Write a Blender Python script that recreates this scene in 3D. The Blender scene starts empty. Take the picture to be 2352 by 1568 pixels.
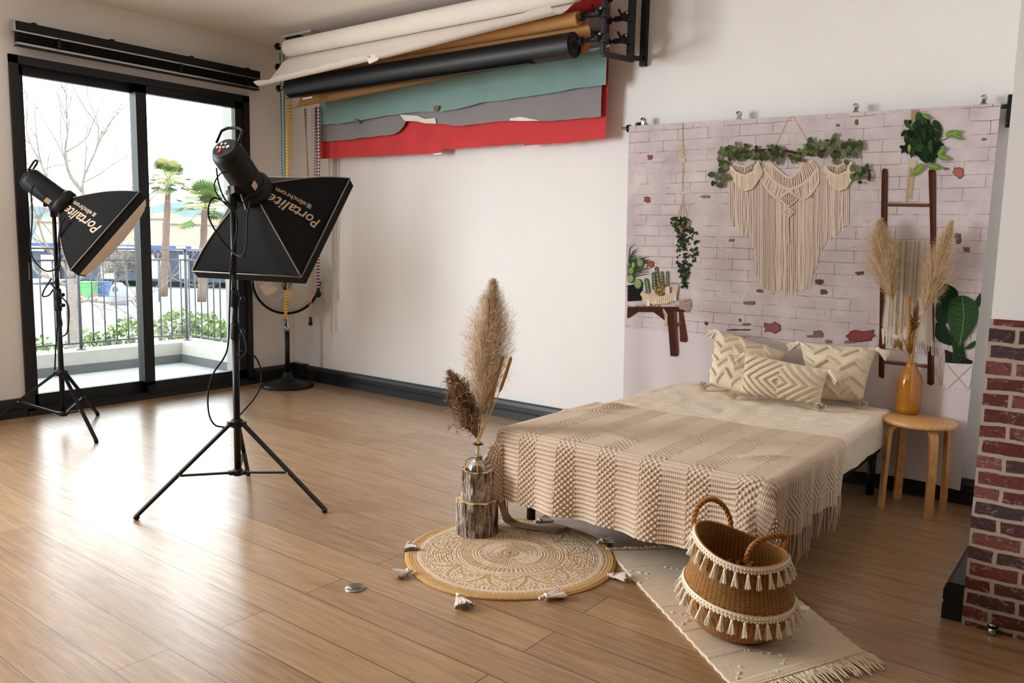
import bpy, math, random
import numpy as np
from mathutils import Vector, Matrix
random.seed(7)
rng = np.random.default_rng(7)
scene = bpy.context.scene
COL = scene.collection

# ------------------------------------------------------------------ camera, sky, lights, exposure
CAM = np.array([6.27, -4.74, 1.33])
YAW, PITCH, ROLL, FPX = -0.653028, -0.1231482, 0.02231703, 1856.0

def cam_axes():
    f = np.array([math.sin(YAW) * math.cos(PITCH), math.cos(YAW) * math.cos(PITCH), math.sin(PITCH)])
    rt = np.array([math.cos(YAW), -math.sin(YAW), 0.0])
    up = np.cross(rt, f)
    c, s = math.cos(ROLL), math.sin(ROLL)
    return c * rt + s * up, -s * rt + c * up, f
RT, UP, FW = cam_axes()
cam_d = bpy.data.cameras.new('camera')
cam_d.sensor_width = 36.0
cam_d.lens = FPX / 2352 * 36.0
cam_d.clip_end = 2000
cam = bpy.data.objects.new('camera', cam_d)
COL.objects.link(cam)
cam.matrix_world = Matrix(((RT[0], UP[0], -FW[0], CAM[0]), (RT[1], UP[1], -FW[1], CAM[1]), (RT[2], UP[2], -FW[2], CAM[2]), (0, 0, 0, 1)))
scene.camera = cam

SKY = 7.2
world = bpy.data.worlds.new('sky')
scene.world = world
world.use_nodes = True
bg = world.node_tree.nodes['Background']
bg.inputs[0].default_value = (0.93, 0.97, 1.0, 1)
bg.inputs[1].default_value = SKY

scene.view_settings.view_transform = 'Standard'
scene.view_settings.look = 'None'
scene.view_settings.gamma = 1.0
scene.view_settings.exposure = 0.02
scene.cycles.max_bounces = 9
scene.cycles.diffuse_bounces = 6
scene.cycles.transparent_max_bounces = 16
scene.cycles.sample_clamp_indirect = 6.0
scene.cycles.caustics_reflective = False
scene.cycles.caustics_refractive = False

def portal(name, loc, size, rot):
    d = bpy.data.lights.new(name, 'AREA')
    d.shape = 'RECTANGLE'; d.size, d.size_y = size
    d.cycles.is_portal = True
    o = bpy.data.objects.new(name, d); COL.objects.link(o)
    o.location = loc; o.rotation_euler = rot
    return o
R90 = math.pi / 2
portal('daylight_door', (-0.30, -1.36, 1.27), (2.5, 1.9), (0, -R90, 0))          # emits towards +x
# made-up warm fill lamp, out of view (its housing is built further down)
def area(name, loc, size, rot, power, col):
    d = bpy.data.lights.new(name, 'AREA'); d.shape = 'RECTANGLE'; d.size, d.size_y = size
    d.energy = power; d.color = col
    o = bpy.data.objects.new(name, d); COL.objects.link(o); o.location = loc; o.rotation_euler = rot
    return o
area('warm_fill_light', (4.6, -3.9, 2.93), (1.2, 0.3), (0, 0, 0), 6, (1.0, 0.78, 0.55))
area('added_window_fill', (-0.03, -5.2, 1.75), (1.7, 2.3), (0, -R90, 0), 360, (0.90, 0.95, 1.0))  # added daylight fill at the unseen left opening, brighter than the sky

# ------------------------------------------------------------------ helpers
def ray(px, py):
    return RT * ((px - 1176) / FPX) - UP * ((py - 784) / FPX) + FW
def at_z(px, py, z=0.0):
    d = ray(px, py); return CAM + d * ((z - CAM[2]) / d[2])
def at_y(px, py, y):
    d = ray(px, py); return CAM + d * ((y - CAM[1]) / d[1])
def at_x(px, py, x):
    d = ray(px, py); return CAM + d * ((x - CAM[0]) / d[0])
def at_d(px, py, dep):
    return CAM + ray(px, py) * dep

def V(*a): return np.array(a, float)
def unit(v): v = np.asarray(v, float); return v / (np.linalg.norm(v) + 1e-12)
def frame(d):
    d = unit(d); a = V(0, 0, 1) if abs(d[2]) < .9 else V(1, 0, 0)
    x = unit(np.cross(a, d)); return x, np.cross(d, x), d
def snoise(x, y, seed=0):
    r = np.random.default_rng(seed); out = 0 * (x + y)
    for k in range(9):
        a, b, p = r.uniform(-1, 1) * 3, r.uniform(-1, 1) * 3, r.uniform(0, 6.28)
        out = out + np.sin(a * x + b * y + p + 1.3 * np.sin(b * x * .7 - a * y * .6 + p)) / 9
    return out * 1.6

class MB:
    def __init__(s):
        s.v = []; s.f = []; s.sm = []; s.mi = []; s.c = []; s.uv = {}; s.n = 0; s.usec = False
    def add(s, verts, faces, smooth=False, mi=0, col=None):
        verts = np.asarray(verts, float).reshape(-1, 3)
        s.v.append(verts); b = s.n; s.n += len(verts)
        for f in faces: s.f.append(tuple(i + b for i in f))
        s.sm += [smooth] * len(faces); s.mi += [mi] * len(faces)
        if col is None: c = np.ones((len(verts), 3))
        else:
            s.usec = True; c = np.broadcast_to(np.asarray(col, float), (len(verts), 3))
        s.c.append(c)
        return b
    def box(s, a, b, mi=0, col=None, bev=0):
        x0, y0, z0 = a; x1, y1, z1 = b
        vs = [(x0,y0,z0),(x1,y0,z0),(x1,y1,z0),(x0,y1,z0),(x0,y0,z1),(x1,y0,z1),(x1,y1,z1),(x0,y1,z1)]
        s.add(vs, [(3,2,1,0),(4,5,6,7),(0,1,5,4),(1,2,6,5),(2,3,7,6),(3,0,4,7)], False, mi, col)
    def obox(s, c, ax, ay, az, mi=0, col=None):      # centre and three half vectors
        c = np.asarray(c); vs = [c + i*np.asarray(ax) + j*np.asarray(ay) + k*np.asarray(az) for k in (-1,1) for i,j in ((-1,-1),(1,-1),(1,1),(-1,1))]
        s.add(vs, [(3,2,1,0),(4,5,6,7),(0,1,5,4),(1,2,6,5),(2,3,7,6),(3,0,4,7)], False, mi, col)
    def bar(s, p, q, w, h, mi=0, col=None, up=None):
        p = np.asarray(p, float); q = np.asarray(q, float); x, y, d = frame(q - p)
        if up is not None:
            y = unit(np.asarray(up) - np.dot(up, d) * d); x = np.cross(y, d)
        s.obox((p+q)/2, x*w/2, y*h/2, (q-p)/2, mi, col)
    def tube(s, pts, r, seg=8, mi=0, col=None, caps=True, smooth=True, flat=None):
        pts = [np.asarray(p, float) for p in pts]; n = len(pts)
        rr = [r]*n if np.isscalar(r) else list(r)
        ts = [unit(pts[min(i+1,n-1)] - pts[max(i-1,0)]) for i in range(n)]
        x, y, _ = frame(ts[0]); vs = []
        for i in range(n):
            x = unit(x - np.dot(x, ts[i]) * ts[i]); y = np.cross(ts[i], x)
            for k in range(seg):
                a = 2*math.pi*k/seg
                vs.append(pts[i] + rr[i]*(math.cos(a)*x + math.sin(a)*y))
        fs = [(i*seg+k, i*seg+(k+1)%seg, (i+1)*seg+(k+1)%seg, (i+1)*seg+k) for i in range(n-1) for k in range(seg)]
        b = s.add(vs, fs, smooth, mi, col)
        if caps:
            s.f.append(tuple(b+k for k in reversed(range(seg)))); s.f.append(tuple(b+(n-1)*seg+k for k in range(seg)))
            s.sm += [False]*2; s.mi += [mi]*2
    def lathe(s, prof, c=(0,0,0), axis=(0,0,1), seg=32, mi=0, col=None, caps=True, smooth=True):
        x, y, d = frame(axis)
        if abs(unit(axis)[2]) > .999: x, y, d = V(1,0,0), V(0,1,0)*np.sign(axis[2]), unit(axis)
        c = np.asarray(c, float); vs = []
        for r, h in prof:
            for k in range(seg):
                a = 2*math.pi*k/seg; vs.append(c + d*h + r*(math.cos(a)*x + math.sin(a)*y))
        n = len(prof)
        fs = [(i*seg+k, i*seg+(k+1)%seg, (i+1)*seg+(k+1)%seg, (i+1)*seg+k) for i in range(n-1) for k in range(seg)]
        b = s.add(vs, fs, smooth, mi, col)
        if caps:
            s.f.append(tuple(b+k for k in reversed(range(seg)))); s.f.append(tuple(b+(n-1)*seg+k for k in range(seg)))
            s.sm += [False]*2; s.mi += [mi]*2
    def ball(s, c, r, seg=10, mi=0, col=None, sc=(1,1,1)):
        n = max(4, seg//2 + 1); vs = []
        for i in range(n+1):
            t = math.pi*i/n
            for k in range(seg):
                a = 2*math.pi*k/seg
                vs.append((c[0]+r*sc[0]*math.sin(t)*math.cos(a), c[1]+r*sc[1]*math.sin(t)*math.sin(a), c[2]+r*sc[2]*math.cos(t)))
        s.add(vs, [((i+1)*seg+k, (i+1)*seg+(k+1)%seg, i*seg+(k+1)%seg, i*seg+k) for i in range(n) for k in range(seg)], True, mi, col)
    def grid(s, P, smooth=True, mi=0, col=None, closed_u=False, uv=False, flip=False):
        P = np.asarray(P, float); nu, nv = P.shape[:2]
        idx = np.arange(nu*nv).reshape(nu, nv); a = idx
        if closed_u: a = np.vstack([idx, idx[:1]])
        q = np.stack([a[:-1,:-1], a[1:,:-1], a[1:,1:], a[:-1,1:]], -1).reshape(-1, 4)
        if flip: q = q[:, ::-1]
        if col is not None: col = np.broadcast_to(np.asarray(col, float), P.shape).reshape(-1, 3)
        s.add(P.reshape(-1, 3), [tuple(t) for t in q.tolist()], smooth, mi, col)
    def poly(s, pts, mi=0, col=None):
        s.add(pts, [tuple(range(len(pts)))], False, mi, col)
    def build(s, name, mats, parent=None, origin=None):
        v = np.concatenate(s.v) if s.v else np.zeros((0, 3))
        if origin is None: origin = parent['_o'] if parent is not None and '_o' in parent else (0, 0, 0)
        origin = np.asarray(list(origin), float)
        me = bpy.data.meshes.new(name)
        me.from_pydata((v - origin).tolist(), [], s.f)
        if not isinstance(mats, (list, tuple)): mats = [mats]
        for m in mats: me.materials.append(m)
        me.polygons.foreach_set('material_index', s.mi); me.polygons.foreach_set('use_smooth', s.sm)
        if s.usec:
            at = me.color_attributes.new('Col', 'FLOAT_COLOR', 'POINT')
            c = np.concatenate(s.c); c = np.hstack([c, np.ones((len(c), 1))])
            at.data.foreach_set('color', c.ravel().astype(np.float32))
        me.update()
        o = bpy.data.objects.new(name, me); COL.objects.link(o)
        o['_o'] = [float(t) for t in origin]
        if parent is not None:
            o.parent = parent; po = np.array(list(parent['_o']))
            o.location = origin - po
        else: o.location = origin
        return o

def tag(o, label, cat, group=None, kind=None):
    o['label'] = label; o['category'] = cat
    if group: o['group'] = group
    if kind: o['kind'] = kind
    return o
def lab(o, label): o['label'] = label; return o
def thing(name, loc, label, cat, group=None, kind=None):
    o = bpy.data.objects.new(name, None); COL.objects.link(o); o.empty_display_size = .1
    o.location = [float(t) for t in loc]; o['_o'] = [float(t) for t in loc]
    return tag(o, label, cat, group, kind)
def struct(o): o['kind'] = 'structure'; return o

def spline(pts, n=8):
    p = [np.asarray(q, float) for q in pts]; p = [2*p[0]-p[1]] + p + [2*p[-1]-p[-2]]; out = []
    for i in range(1, len(p)-2):
        for k in range(n):
            t = k/n; a, b, c, d = p[i-1:i+3]
            out.append(.5*((2*b)+(-a+c)*t+(2*a-5*b+4*c-d)*t*t+(-a+3*b-3*c+d)*t**3))
    out.append(p[-2]); return out

# ------------------------------------------------------------------ materials
def lin(c):
    return tuple(((x/255)/12.92 if x/255 <= .04045 else (((x/255)+.055)/1.055)**2.4) for x in c)
class NT:
    def __init__(s, name):
        s.m = bpy.data.materials.new(name); s.m.use_nodes = True; s.t = s.m.node_tree; s.n = s.t.nodes
        s.b = s.n['Principled BSDF']; s.out = s.n['Material Output']
    def new(s, typ, **kw):
        n = s.n.new(typ)
        for k, v in kw.items():
            if k.startswith('i_'):
                key = k[2:].replace('_', ' ')
                n.inputs[key].default_value = v
            else: setattr(n, k, v)
        return n
    def link(s, a, b): s.t.links.new(a, b)
    def tex(s, scale=(1,1,1), rot=(0,0,0), loc=(0,0,0), kind='Object'):
        c = s.new('ShaderNodeTexCoord'); m = s.new('ShaderNodeMapping')
        m.inputs['Scale'].default_value = scale; m.inputs['Rotation'].default_value = rot; m.inputs['Location'].default_value = loc
        s.link(c.outputs[kind], m.inputs[0]); return m.outputs[0]
    def noise(s, vec, scale=5, detail=4, rough=.5, dist=0):
        n = s.new('ShaderNodeTexNoise'); n.inputs['Scale'].default_value = scale; n.inputs['Detail'].default_value = detail
        n.inputs['Roughness'].default_value = rough; n.inputs['Distortion'].default_value = dist
        s.link(vec, n.inputs['Vector']); return n.outputs['Fac']
    def ramp(s, fac, stops, interp='LINEAR'):
        r = s.new('ShaderNodeValToRGB'); r.color_ramp.interpolation = interp; e = r.color_ramp.elements
        while len(e) < len(stops): e.new(.5)
        for k, (p, c) in enumerate(stops):
            e[k].position = p; e[k].color = (*c, 1) if len(c) == 3 else c
        s.link(fac, r.inputs[0]); return r.outputs[0]
    def mix(s, fac, a, b, mode='MIX'):
        m = s.new('ShaderNodeMix', data_type='RGBA', blend_type=mode)
        for v, k in ((fac, 0), (a, 6), (b, 7)):
            if hasattr(v, 'links'): s.link(v, m.inputs[k])
            elif k == 0: m.inputs[0].default_value = v
            else: m.inputs[k].default_value = (*v, 1)
        return m.outputs[2]
    def math(s, op, a, b=None, c=None):
        m = s.new('ShaderNodeMath', operation=op)
        for k, v in enumerate((a, b, c)):
            if v is None: continue
            if hasattr(v, 'links'): s.link(v, m.inputs[k])
            else: m.inputs[k].default_value = v
        return m.outputs[0]
    def bump(s, h, strength=.3, dist=.01, prev=None):
        b = s.new('ShaderNodeBump'); b.inputs['Strength'].default_value = strength; b.inputs['Distance'].default_value = dist
        s.link(h, b.inputs['Height'])
        if prev is not None: s.link(prev, b.inputs['Normal'])
        s.link(b.outputs[0], s.b.inputs['Normal']); return b.outputs[0]
    def color(s, c):
        if hasattr(c, 'links'): s.link(c, s.b.inputs['Base Color'])
        else: s.b.inputs['Base Color'].default_value = (*c, 1)
    def set(s, rough=.5, metal=0., spec=.5, **kw):
        s.b.inputs['Roughness'].default_value = rough; s.b.inputs['Metallic'].default_value = metal
        s.b.inputs['Specular IOR Level'].default_value = spec
        for k, v in kw.items(): s.b.inputs[k.replace('_', ' ')].default_value = v
M = {}
def simple(name, rgb, rough=.5, metal=0., spec=.5, var=.06, nscale=30, bump=0., bdist=.002, **kw):
    t = NT(name); v = t.tex(); c = lin(rgb)
    f = t.noise(v, nscale, 4)
    a = tuple(max(0, x*(1-var)) for x in c); b = tuple(min(1, x*(1+var)) for x in c)
    t.color(t.ramp(f, [(.3, a), (.7, b)])); t.set(rough, metal, spec, **kw)
    if bump: t.bump(f, bump, bdist)
    M[name] = t.m; return t.m
def vcol(name, rough=.7, spec=.3, bump=0., nscale=60, bdist=.002, var=.12, sheen=0., stretch=(1,1,1), metal=0):
    t = NT(name); a = t.new('ShaderNodeAttribute', attribute_name='Col'); v = t.tex(scale=stretch)
    f = t.noise(v, nscale, 4)
    t.color(t.mix(1.0, a.outputs['Color'], t.ramp(f, [(.3, (1-var,)*3), (.7, (1,)*3)]), 'MULTIPLY'))
    t.set(rough, metal, spec)
    if sheen: t.b.inputs['Sheen Weight'].default_value = sheen
    if bump: t.bump(f, bump, bdist)
    M[name] = t.m; return t.m

simple('wall_paint', (236, 234, 231), .75, spec=.25, var=.012, nscale=3, bump=.03)
simple('fill_cut_paint', (52, 50, 48), .8, spec=.2, var=.02, nscale=3)  # unseen rear and far right walls, made dark to cut bounced fill
simple('ceiling_paint', (240, 236, 230), .8, spec=.2, var=.01, nscale=3)
simple('anthracite', (23, 24, 26), .42, spec=.4, var=.08, nscale=20)
simple('black_plastic', (13, 13, 14), .5, spec=.3, var=.1, nscale=40)
simple('black_metal', (11, 11, 11), .45, spec=.3, var=.1, nscale=50)
simple('black_rubber', (12, 12, 12), .7, spec=.3)
simple('black_fabric', (17, 17, 18), .85, spec=.25, var=.25, nscale=260, bump=.25, bdist=.001)
simple('grey_trim', (150, 142, 130), .7, var=.1, nscale=200)
simple('chrome', (205, 205, 205), .2, metal=1., var=.03)
simple('brass', (196, 178, 140), .25, metal=1., var=.05)
simple('alu', (190, 190, 188), .35, metal=1., var=.03)
simple('grey_metal', (66, 71, 78), .45, var=.05)
simple('diffuser', (236, 224, 208), .9, var=.02)
simple('lettering', (206, 180, 150), .6, var=.02)
simple('white_plastic', (225, 222, 214), .4, var=.02)
simple('paper_white', (232, 224, 213), .75, spec=.2, var=.03, nscale=4)
simple('paper_tan', (196, 142, 84), .75, spec=.2, var=.05, nscale=6)
simple('paper_black', (23, 22, 22), .5, spec=.4, var=.1, nscale=6)
simple('paper_teal', (128, 160, 154), .8, spec=.2, var=.05, nscale=5)
simple('paper_grey', (140, 136, 136), .8, spec=.2, var=.05, nscale=5)
simple('paper_red', (204, 62, 64), .75, spec=.2, var=.08, nscale=5)
simple('paper_darkred', (130, 12, 18), .75, spec=.2, var=.08, nscale=5)
simple('tape', (112, 90, 62), .6)
simple('birch_ply', (212, 158, 96), .45, var=.08, nscale=12)
simple('cream_cord', (243, 230, 208), .9, spec=.15, var=.08, nscale=150, bump=.3)
simple('grey_cord', (226, 216, 204), .9, spec=.15, var=.1, nscale=150, bump=.3)
simple('stalk', (205, 160, 92), .7, var=.12, nscale=60)
simple('cattail', (176, 130, 78), .9, spec=.1, var=.18, nscale=300, bump=.4)
simple('twine', (150, 115, 75), .9, var=.2, nscale=200, bump=.4)
simple('concrete', (186, 182, 174), .85, var=.05, nscale=9)
simple('render_wall', (150, 147, 140), .9, var=.05, nscale=60, bump=.3)
simple('tile_grey', (96, 98, 99), .7, var=.08, nscale=8)
simple('tile_floor', (150, 152, 152), .6, var=.06, nscale=4)
simple('asphalt', (132, 130, 128), .9, var=.06, nscale=2)
simple('roof_tile', (150, 100, 78), .85, var=.18, nscale=3)
simple('house_white', (168, 158, 148), .9, var=.03)
simple('blue_sign', (30, 66, 130), .5)
simple('shop_glass', (44, 56, 74), .3, var=.2, nscale=.6)
simple('hill_green', (78, 96, 104), .95, var=.15, nscale=.05)
simple('bark_grey', (104, 96, 88), .9, var=.2, nscale=30)
simple('bark_palm', (96, 78, 66), .95, var=.25, nscale=6)
simple('bin_green', (70, 140, 76), .5); simple('bin_blue', (36, 84, 140), .5); simple('bin_grey', (112, 116, 122), .5)
simple('stripe_red', (220, 60, 50), .6); simple('stripe_white', (235, 235, 235), .6)
simple('chain_yellow', (246, 190, 50), .4); simple('chain_teal', (20, 120, 120), .4)
simple('steel_plate', (150, 142, 134), .35, metal=1., var=.05, nscale=80)
simple('cage_wire', (205, 205, 202), .3, metal=.9, var=.02)
simple('fan_blade', (222, 196, 168), .35, metal=.6, var=.04)
vcol('leafy', .6, .3, nscale=30, var=.3)
vcol('print', .85, .15, nscale=90, var=.1)
vcol('fluff', .95, .05, nscale=200, var=.15)
vcol('jute', .95, .1, bump=.6, nscale=170, bdist=.003, var=.3)
vcol('knit', .95, .1, bump=.35, nscale=320, bdist=.0015, var=.14, sheen=.1)
vcol('tuft', .95, .1, bump=.6, nscale=210, bdist=.003, var=.14, sheen=.15)
vcol('rugweave', .95, .1, bump=.5, nscale=200, bdist=.002, var=.12, stretch=(1, 1, 1))

def mk_striped(name, c1, c2, pitch):
    t = NT(name); v = t.tex(); s = t.new('ShaderNodeSeparateXYZ'); t.link(v, s.inputs[0])
    f = t.math('GREATER_THAN', t.math('FRACT', t.math('DIVIDE', s.outputs[2], pitch)), .5)
    t.color(t.mix(f, lin(c1), lin(c2))); t.set(.45); M[name] = t.m
mk_striped('chain_red_dash', (235, 228, 222), (135, 20, 40), .028)
mk_striped('chain_blue_dash', (225, 220, 222), (50, 60, 140), .024)
mk_striped('chain_orange_dash', (238, 215, 190), (240, 140, 50), .022)
mk_striped('chain_yellow_dash', (255, 225, 120), (238, 165, 30), .026)
mk_striped('chain_teal_dash', (10, 90, 95), (90, 175, 165), .020)

def mk_glass():
    t = NT('pane_glass'); t.n.remove(t.b)
    tr = t.new('ShaderNodeBsdfTransparent'); tr.inputs[0].default_value = (.94, .97, .97, 1)
    gl = t.new('ShaderNodeBsdfGlossy'); gl.inputs['Roughness'].default_value = .0
    fr = t.new('ShaderNodeFresnel'); fr.inputs[0].default_value = 1.45; mx = t.new('ShaderNodeMixShader')
    t.link(fr.outputs[0], mx.inputs[0]); t.link(tr.outputs[0], mx.inputs[1]); t.link(gl.outputs[0], mx.inputs[2]); t.link(mx.outputs[0], t.out.inputs[0])
    M['pane_glass'] = t.m
    t = NT('bottle_glass'); t.n.remove(t.b)
    tr = t.new('ShaderNodeBsdfTransparent'); tr.inputs[0].default_value = (.93, .95, .95, 1)
    gl = t.new('ShaderNodeBsdfGlossy'); gl.inputs['Roughness'].default_value = .03
    fr = t.new('ShaderNodeLayerWeight'); fr.inputs[0].default_value = .22; mx = t.new('ShaderNodeMixShader')
    t.link(fr.outputs['Facing'], mx.inputs[0]); t.link(tr.outputs[0], mx.inputs[1]); t.link(gl.outputs[0], mx.inputs[2]); t.link(mx.outputs[0], t.out.inputs[0])
    M['bottle_glass'] = t.m
mk_glass()

def mk_floor():
    t = NT('oak_planks'); v = t.tex(loc=(0, .02, 0))
    br = t.new('ShaderNodeTexBrick', offset=.37, offset_frequency=2)
    t.link(v, br.inputs['Vector'])
    for k, val in (('Scale', 1.), ('Mortar Size', .0020), ('Mortar Smooth', .3), ('Brick Width', 2.4), ('Row Height', .18), ('Bias', 0.)): br.inputs[k].default_value = val
    br.inputs['Color1'].default_value = (0, 0, 0, 1); br.inputs['Color2'].default_value = (1, 1, 1, 1); br.inputs['Mortar'].default_value = (.5, .5, .5, 1)
    g = t.noise(t.tex(scale=(1.6, 22, 1)), 2.2, 8, .62, .6)
    g2 = t.noise(t.tex(scale=(.7, 3, 1)), 2.5, 4, .6, 1.5)
    grain = t.ramp(g, [(.30, lin((128, 95, 63))), (.52, lin((160, 125, 89))), (.72, lin((184, 149, 109)))])
    c = t.mix(.30, grain, t.ramp(br.outputs['Color'], [(0, lin((126, 91, 60))), (1, lin((188, 153, 113)))]))
    c = t.mix(t.math('MULTIPLY', t.ramp(g2, [(.58, (0,)*3), (.74, (1,)*3)]), .45), c, lin((120, 84, 54)))
    c = t.mix(br.outputs['Fac'], c, lin((70, 46, 28)))
    t.color(c); t.set(.33, 0, .5, Coat_Weight=.75, Coat_Roughness=.26)
    r = t.ramp(g, [(.3, (.38,)*3), (.7, (.28,)*3)]); t.link(r, t.b.inputs['Roughness'])
    b1 = t.bump(g, .06, .001); inv = t.math('MULTIPLY', br.outputs['Fac'], -1.0); t.bump(inv, .5, .0015, b1)
    M['oak_planks'] = t.m
mk_floor()

def mk_brickpaper():
    t = NT('brick_paper'); v0 = t.tex(rot=(R90, 0, 0), loc=(.03, .02, 0))
    nz = t.new('ShaderNodeTexNoise'); nz.inputs['Scale'].default_value = 14; t.link(v0, nz.inputs['Vector'])
    vm = t.new('ShaderNodeVectorMath', operation='SUBTRACT'); t.link(nz.outputs['Color'], vm.inputs[0]); vm.inputs[1].default_value = (.5, .5, .5)
    vs = t.new('ShaderNodeVectorMath', operation='SCALE'); t.link(vm.outputs[0], vs.inputs[0]); vs.inputs['Scale'].default_value = .016
    va = t.new('ShaderNodeVectorMath', operation='ADD'); t.link(v0, va.inputs[0]); t.link(vs.outputs[0], va.inputs[1])
    br = t.new('ShaderNodeTexBrick', offset=.5); t.link(va.outputs[0], br.inputs['Vector'])
    for k, val in (('Scale', 1.), ('Mortar Size', .0075), ('Mortar Smooth', .35), ('Brick Width', .158), ('Row Height', .0555), ('Bias', 0.)): br.inputs[k].default_value = val
    br.inputs['Color1'].default_value = (0, 0, 0, 1); br.inputs['Color2'].default_value = (1, 1, 1, 1); br.inputs['Mortar'].default_value = (.5, .5, .5, 1)
    base = t.ramp(br.outputs['Color'], [(0, lin((62, 46, 48))), (.25, lin((108, 44, 40))), (.5, lin((128, 76, 72))), (.7, lin((100, 40, 34))), (.9, lin((72, 54, 54)))])
    w = t.noise(t.tex(scale=(1, 1, 1.6)), 38, 6, .7, .5)
    c = t.mix(t.ramp(w, [(.55, (0,)*3), (.70, (.75,)*3)]), base, lin((190, 160, 155)))
    d = t.noise(t.tex(), 55, 5, .7)
    c = t.mix(t.ramp(d, [(.36, (.65,)*3), (.48, (0,)*3)]), c, lin((46, 22, 22)))
    c = t.mix(br.outputs['Fac'], c, lin((172, 158, 140)))
    t.color(c); t.set(.7, 0, .3); t.bump(t.math('MULTIPLY', br.outputs['Fac'], -1.), .3, .002)
    M['brick_paper'] = t.m
mk_brickpaper()

def mk_backdrop():
    t = NT('backdrop_print'); v0 = t.tex(rot=(R90, 0, 0), loc=(.05, .0, 0))
    nz = t.new('ShaderNodeTexNoise'); nz.inputs['Scale'].default_value = 9; nz.inputs['Detail'].default_value = 5; t.link(v0, nz.inputs['Vector'])
    vm = t.new('ShaderNodeVectorMath', operation='SUBTRACT'); t.link(nz.outputs['Color'], vm.inputs[0]); vm.inputs[1].default_value = (.5, .5, .5)
    vs = t.new('ShaderNodeVectorMath', operation='SCALE'); t.link(vm.outputs[0], vs.inputs[0]); vs.inputs['Scale'].default_value = .012
    va = t.new('ShaderNodeVectorMath', operation='ADD'); t.link(v0, va.inputs[0]); t.link(vs.outputs[0], va.inputs[1])
    br = t.new('ShaderNodeTexBrick', offset=.5); t.link(va.outputs[0], br.inputs['Vector'])
    for k, val in (('Scale', 1.), ('Mortar Size', .0016), ('Mortar Smooth', .2), ('Brick Width', .20), ('Row Height', .066), ('Bias', 0.)): br.inputs[k].default_value = val
    wall = t.ramp(t.noise(t.tex(scale=(1, 1, 1)), 5, 5, .6), [(.3, lin((184, 170, 172))), (.7, lin((214, 203, 203)))])
    brk = t.ramp(t.noise(t.tex(scale=(1, 1, .6)), 7, 4, .6), [(.42, (.1,)*3), (.56, (.95,)*3)])
    lines = t.math('MULTIPLY', br.outputs['Fac'], brk)
    c = t.mix(lines, wall, lin((118, 84, 78)))
    # fine crazing
    vo = t.new('ShaderNodeTexVoronoi', feature='DISTANCE_TO_EDGE'); vo.inputs['Scale'].default_value = 22; t.link(va.outputs[0], vo.inputs['Vector'])
    cr = t.math('LESS_THAN', vo.outputs['Distance'], .010)
    pm = t.ramp(t.noise(t.tex(loc=(3, 0, 1)), 11, 3, .5), [(.60, (0,)*3), (.66, (1,)*3)])
    c = t.mix(t.math('MULTIPLY', cr, t.math('MULTIPLY', pm, .7)), c, lin((110, 80, 78)))
    # flaked paint
    ch = t.noise(t.tex(loc=(7, 0, 2)), 17, 4, .55, .4)
    c = t.mix(t.ramp(ch, [(.735, (0,)*3), (.75, (1,)*3)]), c, lin((120, 92, 96)))
    c = t.mix(t.ramp(ch, [(.775, (0,)*3), (.785, (1,)*3)]), c, lin((150, 84, 78)))
    # plain lower part of the print
    s = t.new('ShaderNodeSeparateXYZ'); t.link(t.tex(), s.inputs[0])
    low = t.math('LESS_THAN', s.outputs[2], .775)
    c = t.mix(low, c, lin((206, 196, 197)))
    t.color(c); t.set(.85, 0, .2)
    M['backdrop_print'] = t.m
mk_backdrop()

def mk_wood(name, c1, c2, stretch, scale=4, rough=.5):
    t = NT(name); g = t.noise(t.tex(scale=stretch), scale, 7, .6, .5)
    t.color(t.ramp(g, [(.3, lin(c1)), (.7, lin(c2))])); t.set(rough, 0, .5); t.bump(g, .08, .001); M[name] = t.m
mk_wood('stool_wood', (204, 148, 88), (226, 176, 118), (14, 1.2, 8), 3, .4)

def mk_bark():
    t = NT('birch_bark'); v = t.tex(scale=(1, 1, .22)); a = t.noise(v, 46, 8, .72, .6); b = t.noise(t.tex(scale=(1, 1, .3), loc=(3, 1, 0)), 45, 4, .6)
    c = t.ramp(a, [(.41, lin((58, 44, 36))), (.50, lin((138, 122, 108))), (.60, lin((206, 196, 186)))])
    c = t.mix(t.ramp(b, [(.60, (0,)*3), (.68, (.85,)*3)]), c, lin((190, 130, 92)))
    sp = t.noise(t.tex(), 240, 3, .6); c = t.mix(t.ramp(sp, [(.58, (0,)*3), (.66, (.6,)*3)]), c, lin((90, 78, 70)))
    t.color(c); t.set(.9, 0, .15); t.bump(a, .9, .006); M['birch_bark'] = t.m
    t = NT('log_cut'); v = t.tex(); w = t.noise(v, 60, 3); t.color(t.ramp(w, [(.3, lin((205, 170, 125))), (.7, lin((234, 208, 168)))])); t.set(.8, 0, .2); M['log_cut'] = t.m
mk_bark()

def mk_basket():
    t = NT('seagrass_weave'); a = t.new('ShaderNodeAttribute', attribute_name='Col'); s = t.new('ShaderNodeSeparateColor'); t.link(a.outputs['Color'], s.inputs[0])
    # Col.r carries the angle around the basket, Col.g the length along the weave
    u = t.math('MULTIPLY', s.outputs[0], 2*math.pi*34); w = t.math('MULTIPLY', s.outputs[1], 2*math.pi*44)
    p = t.math('SINE', t.math('ADD', u, w)); q = t.math('SINE', t.math('SUBTRACT', u, t.math('MULTIPLY', w, 1.0)))
    h = t.math('MAXIMUM', p, t.math('MULTIPLY', q, .9))
    n = t.noise(t.tex(), 60, 4, .6)
    c = t.ramp(h, [(.0, lin((112, 66, 28))), (.45, lin((196, 136, 70))), (1, lin((228, 174, 106)))])
    c = t.mix(t.ramp(n, [(.4, (0,)*3), (.7, (.5,)*3)]), c, lin((150, 92, 40)))
    t.color(c); t.set(.75, 0, .25); t.bump(h, .8, .004); M['seagrass_weave'] = t.m
mk_basket()
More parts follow.
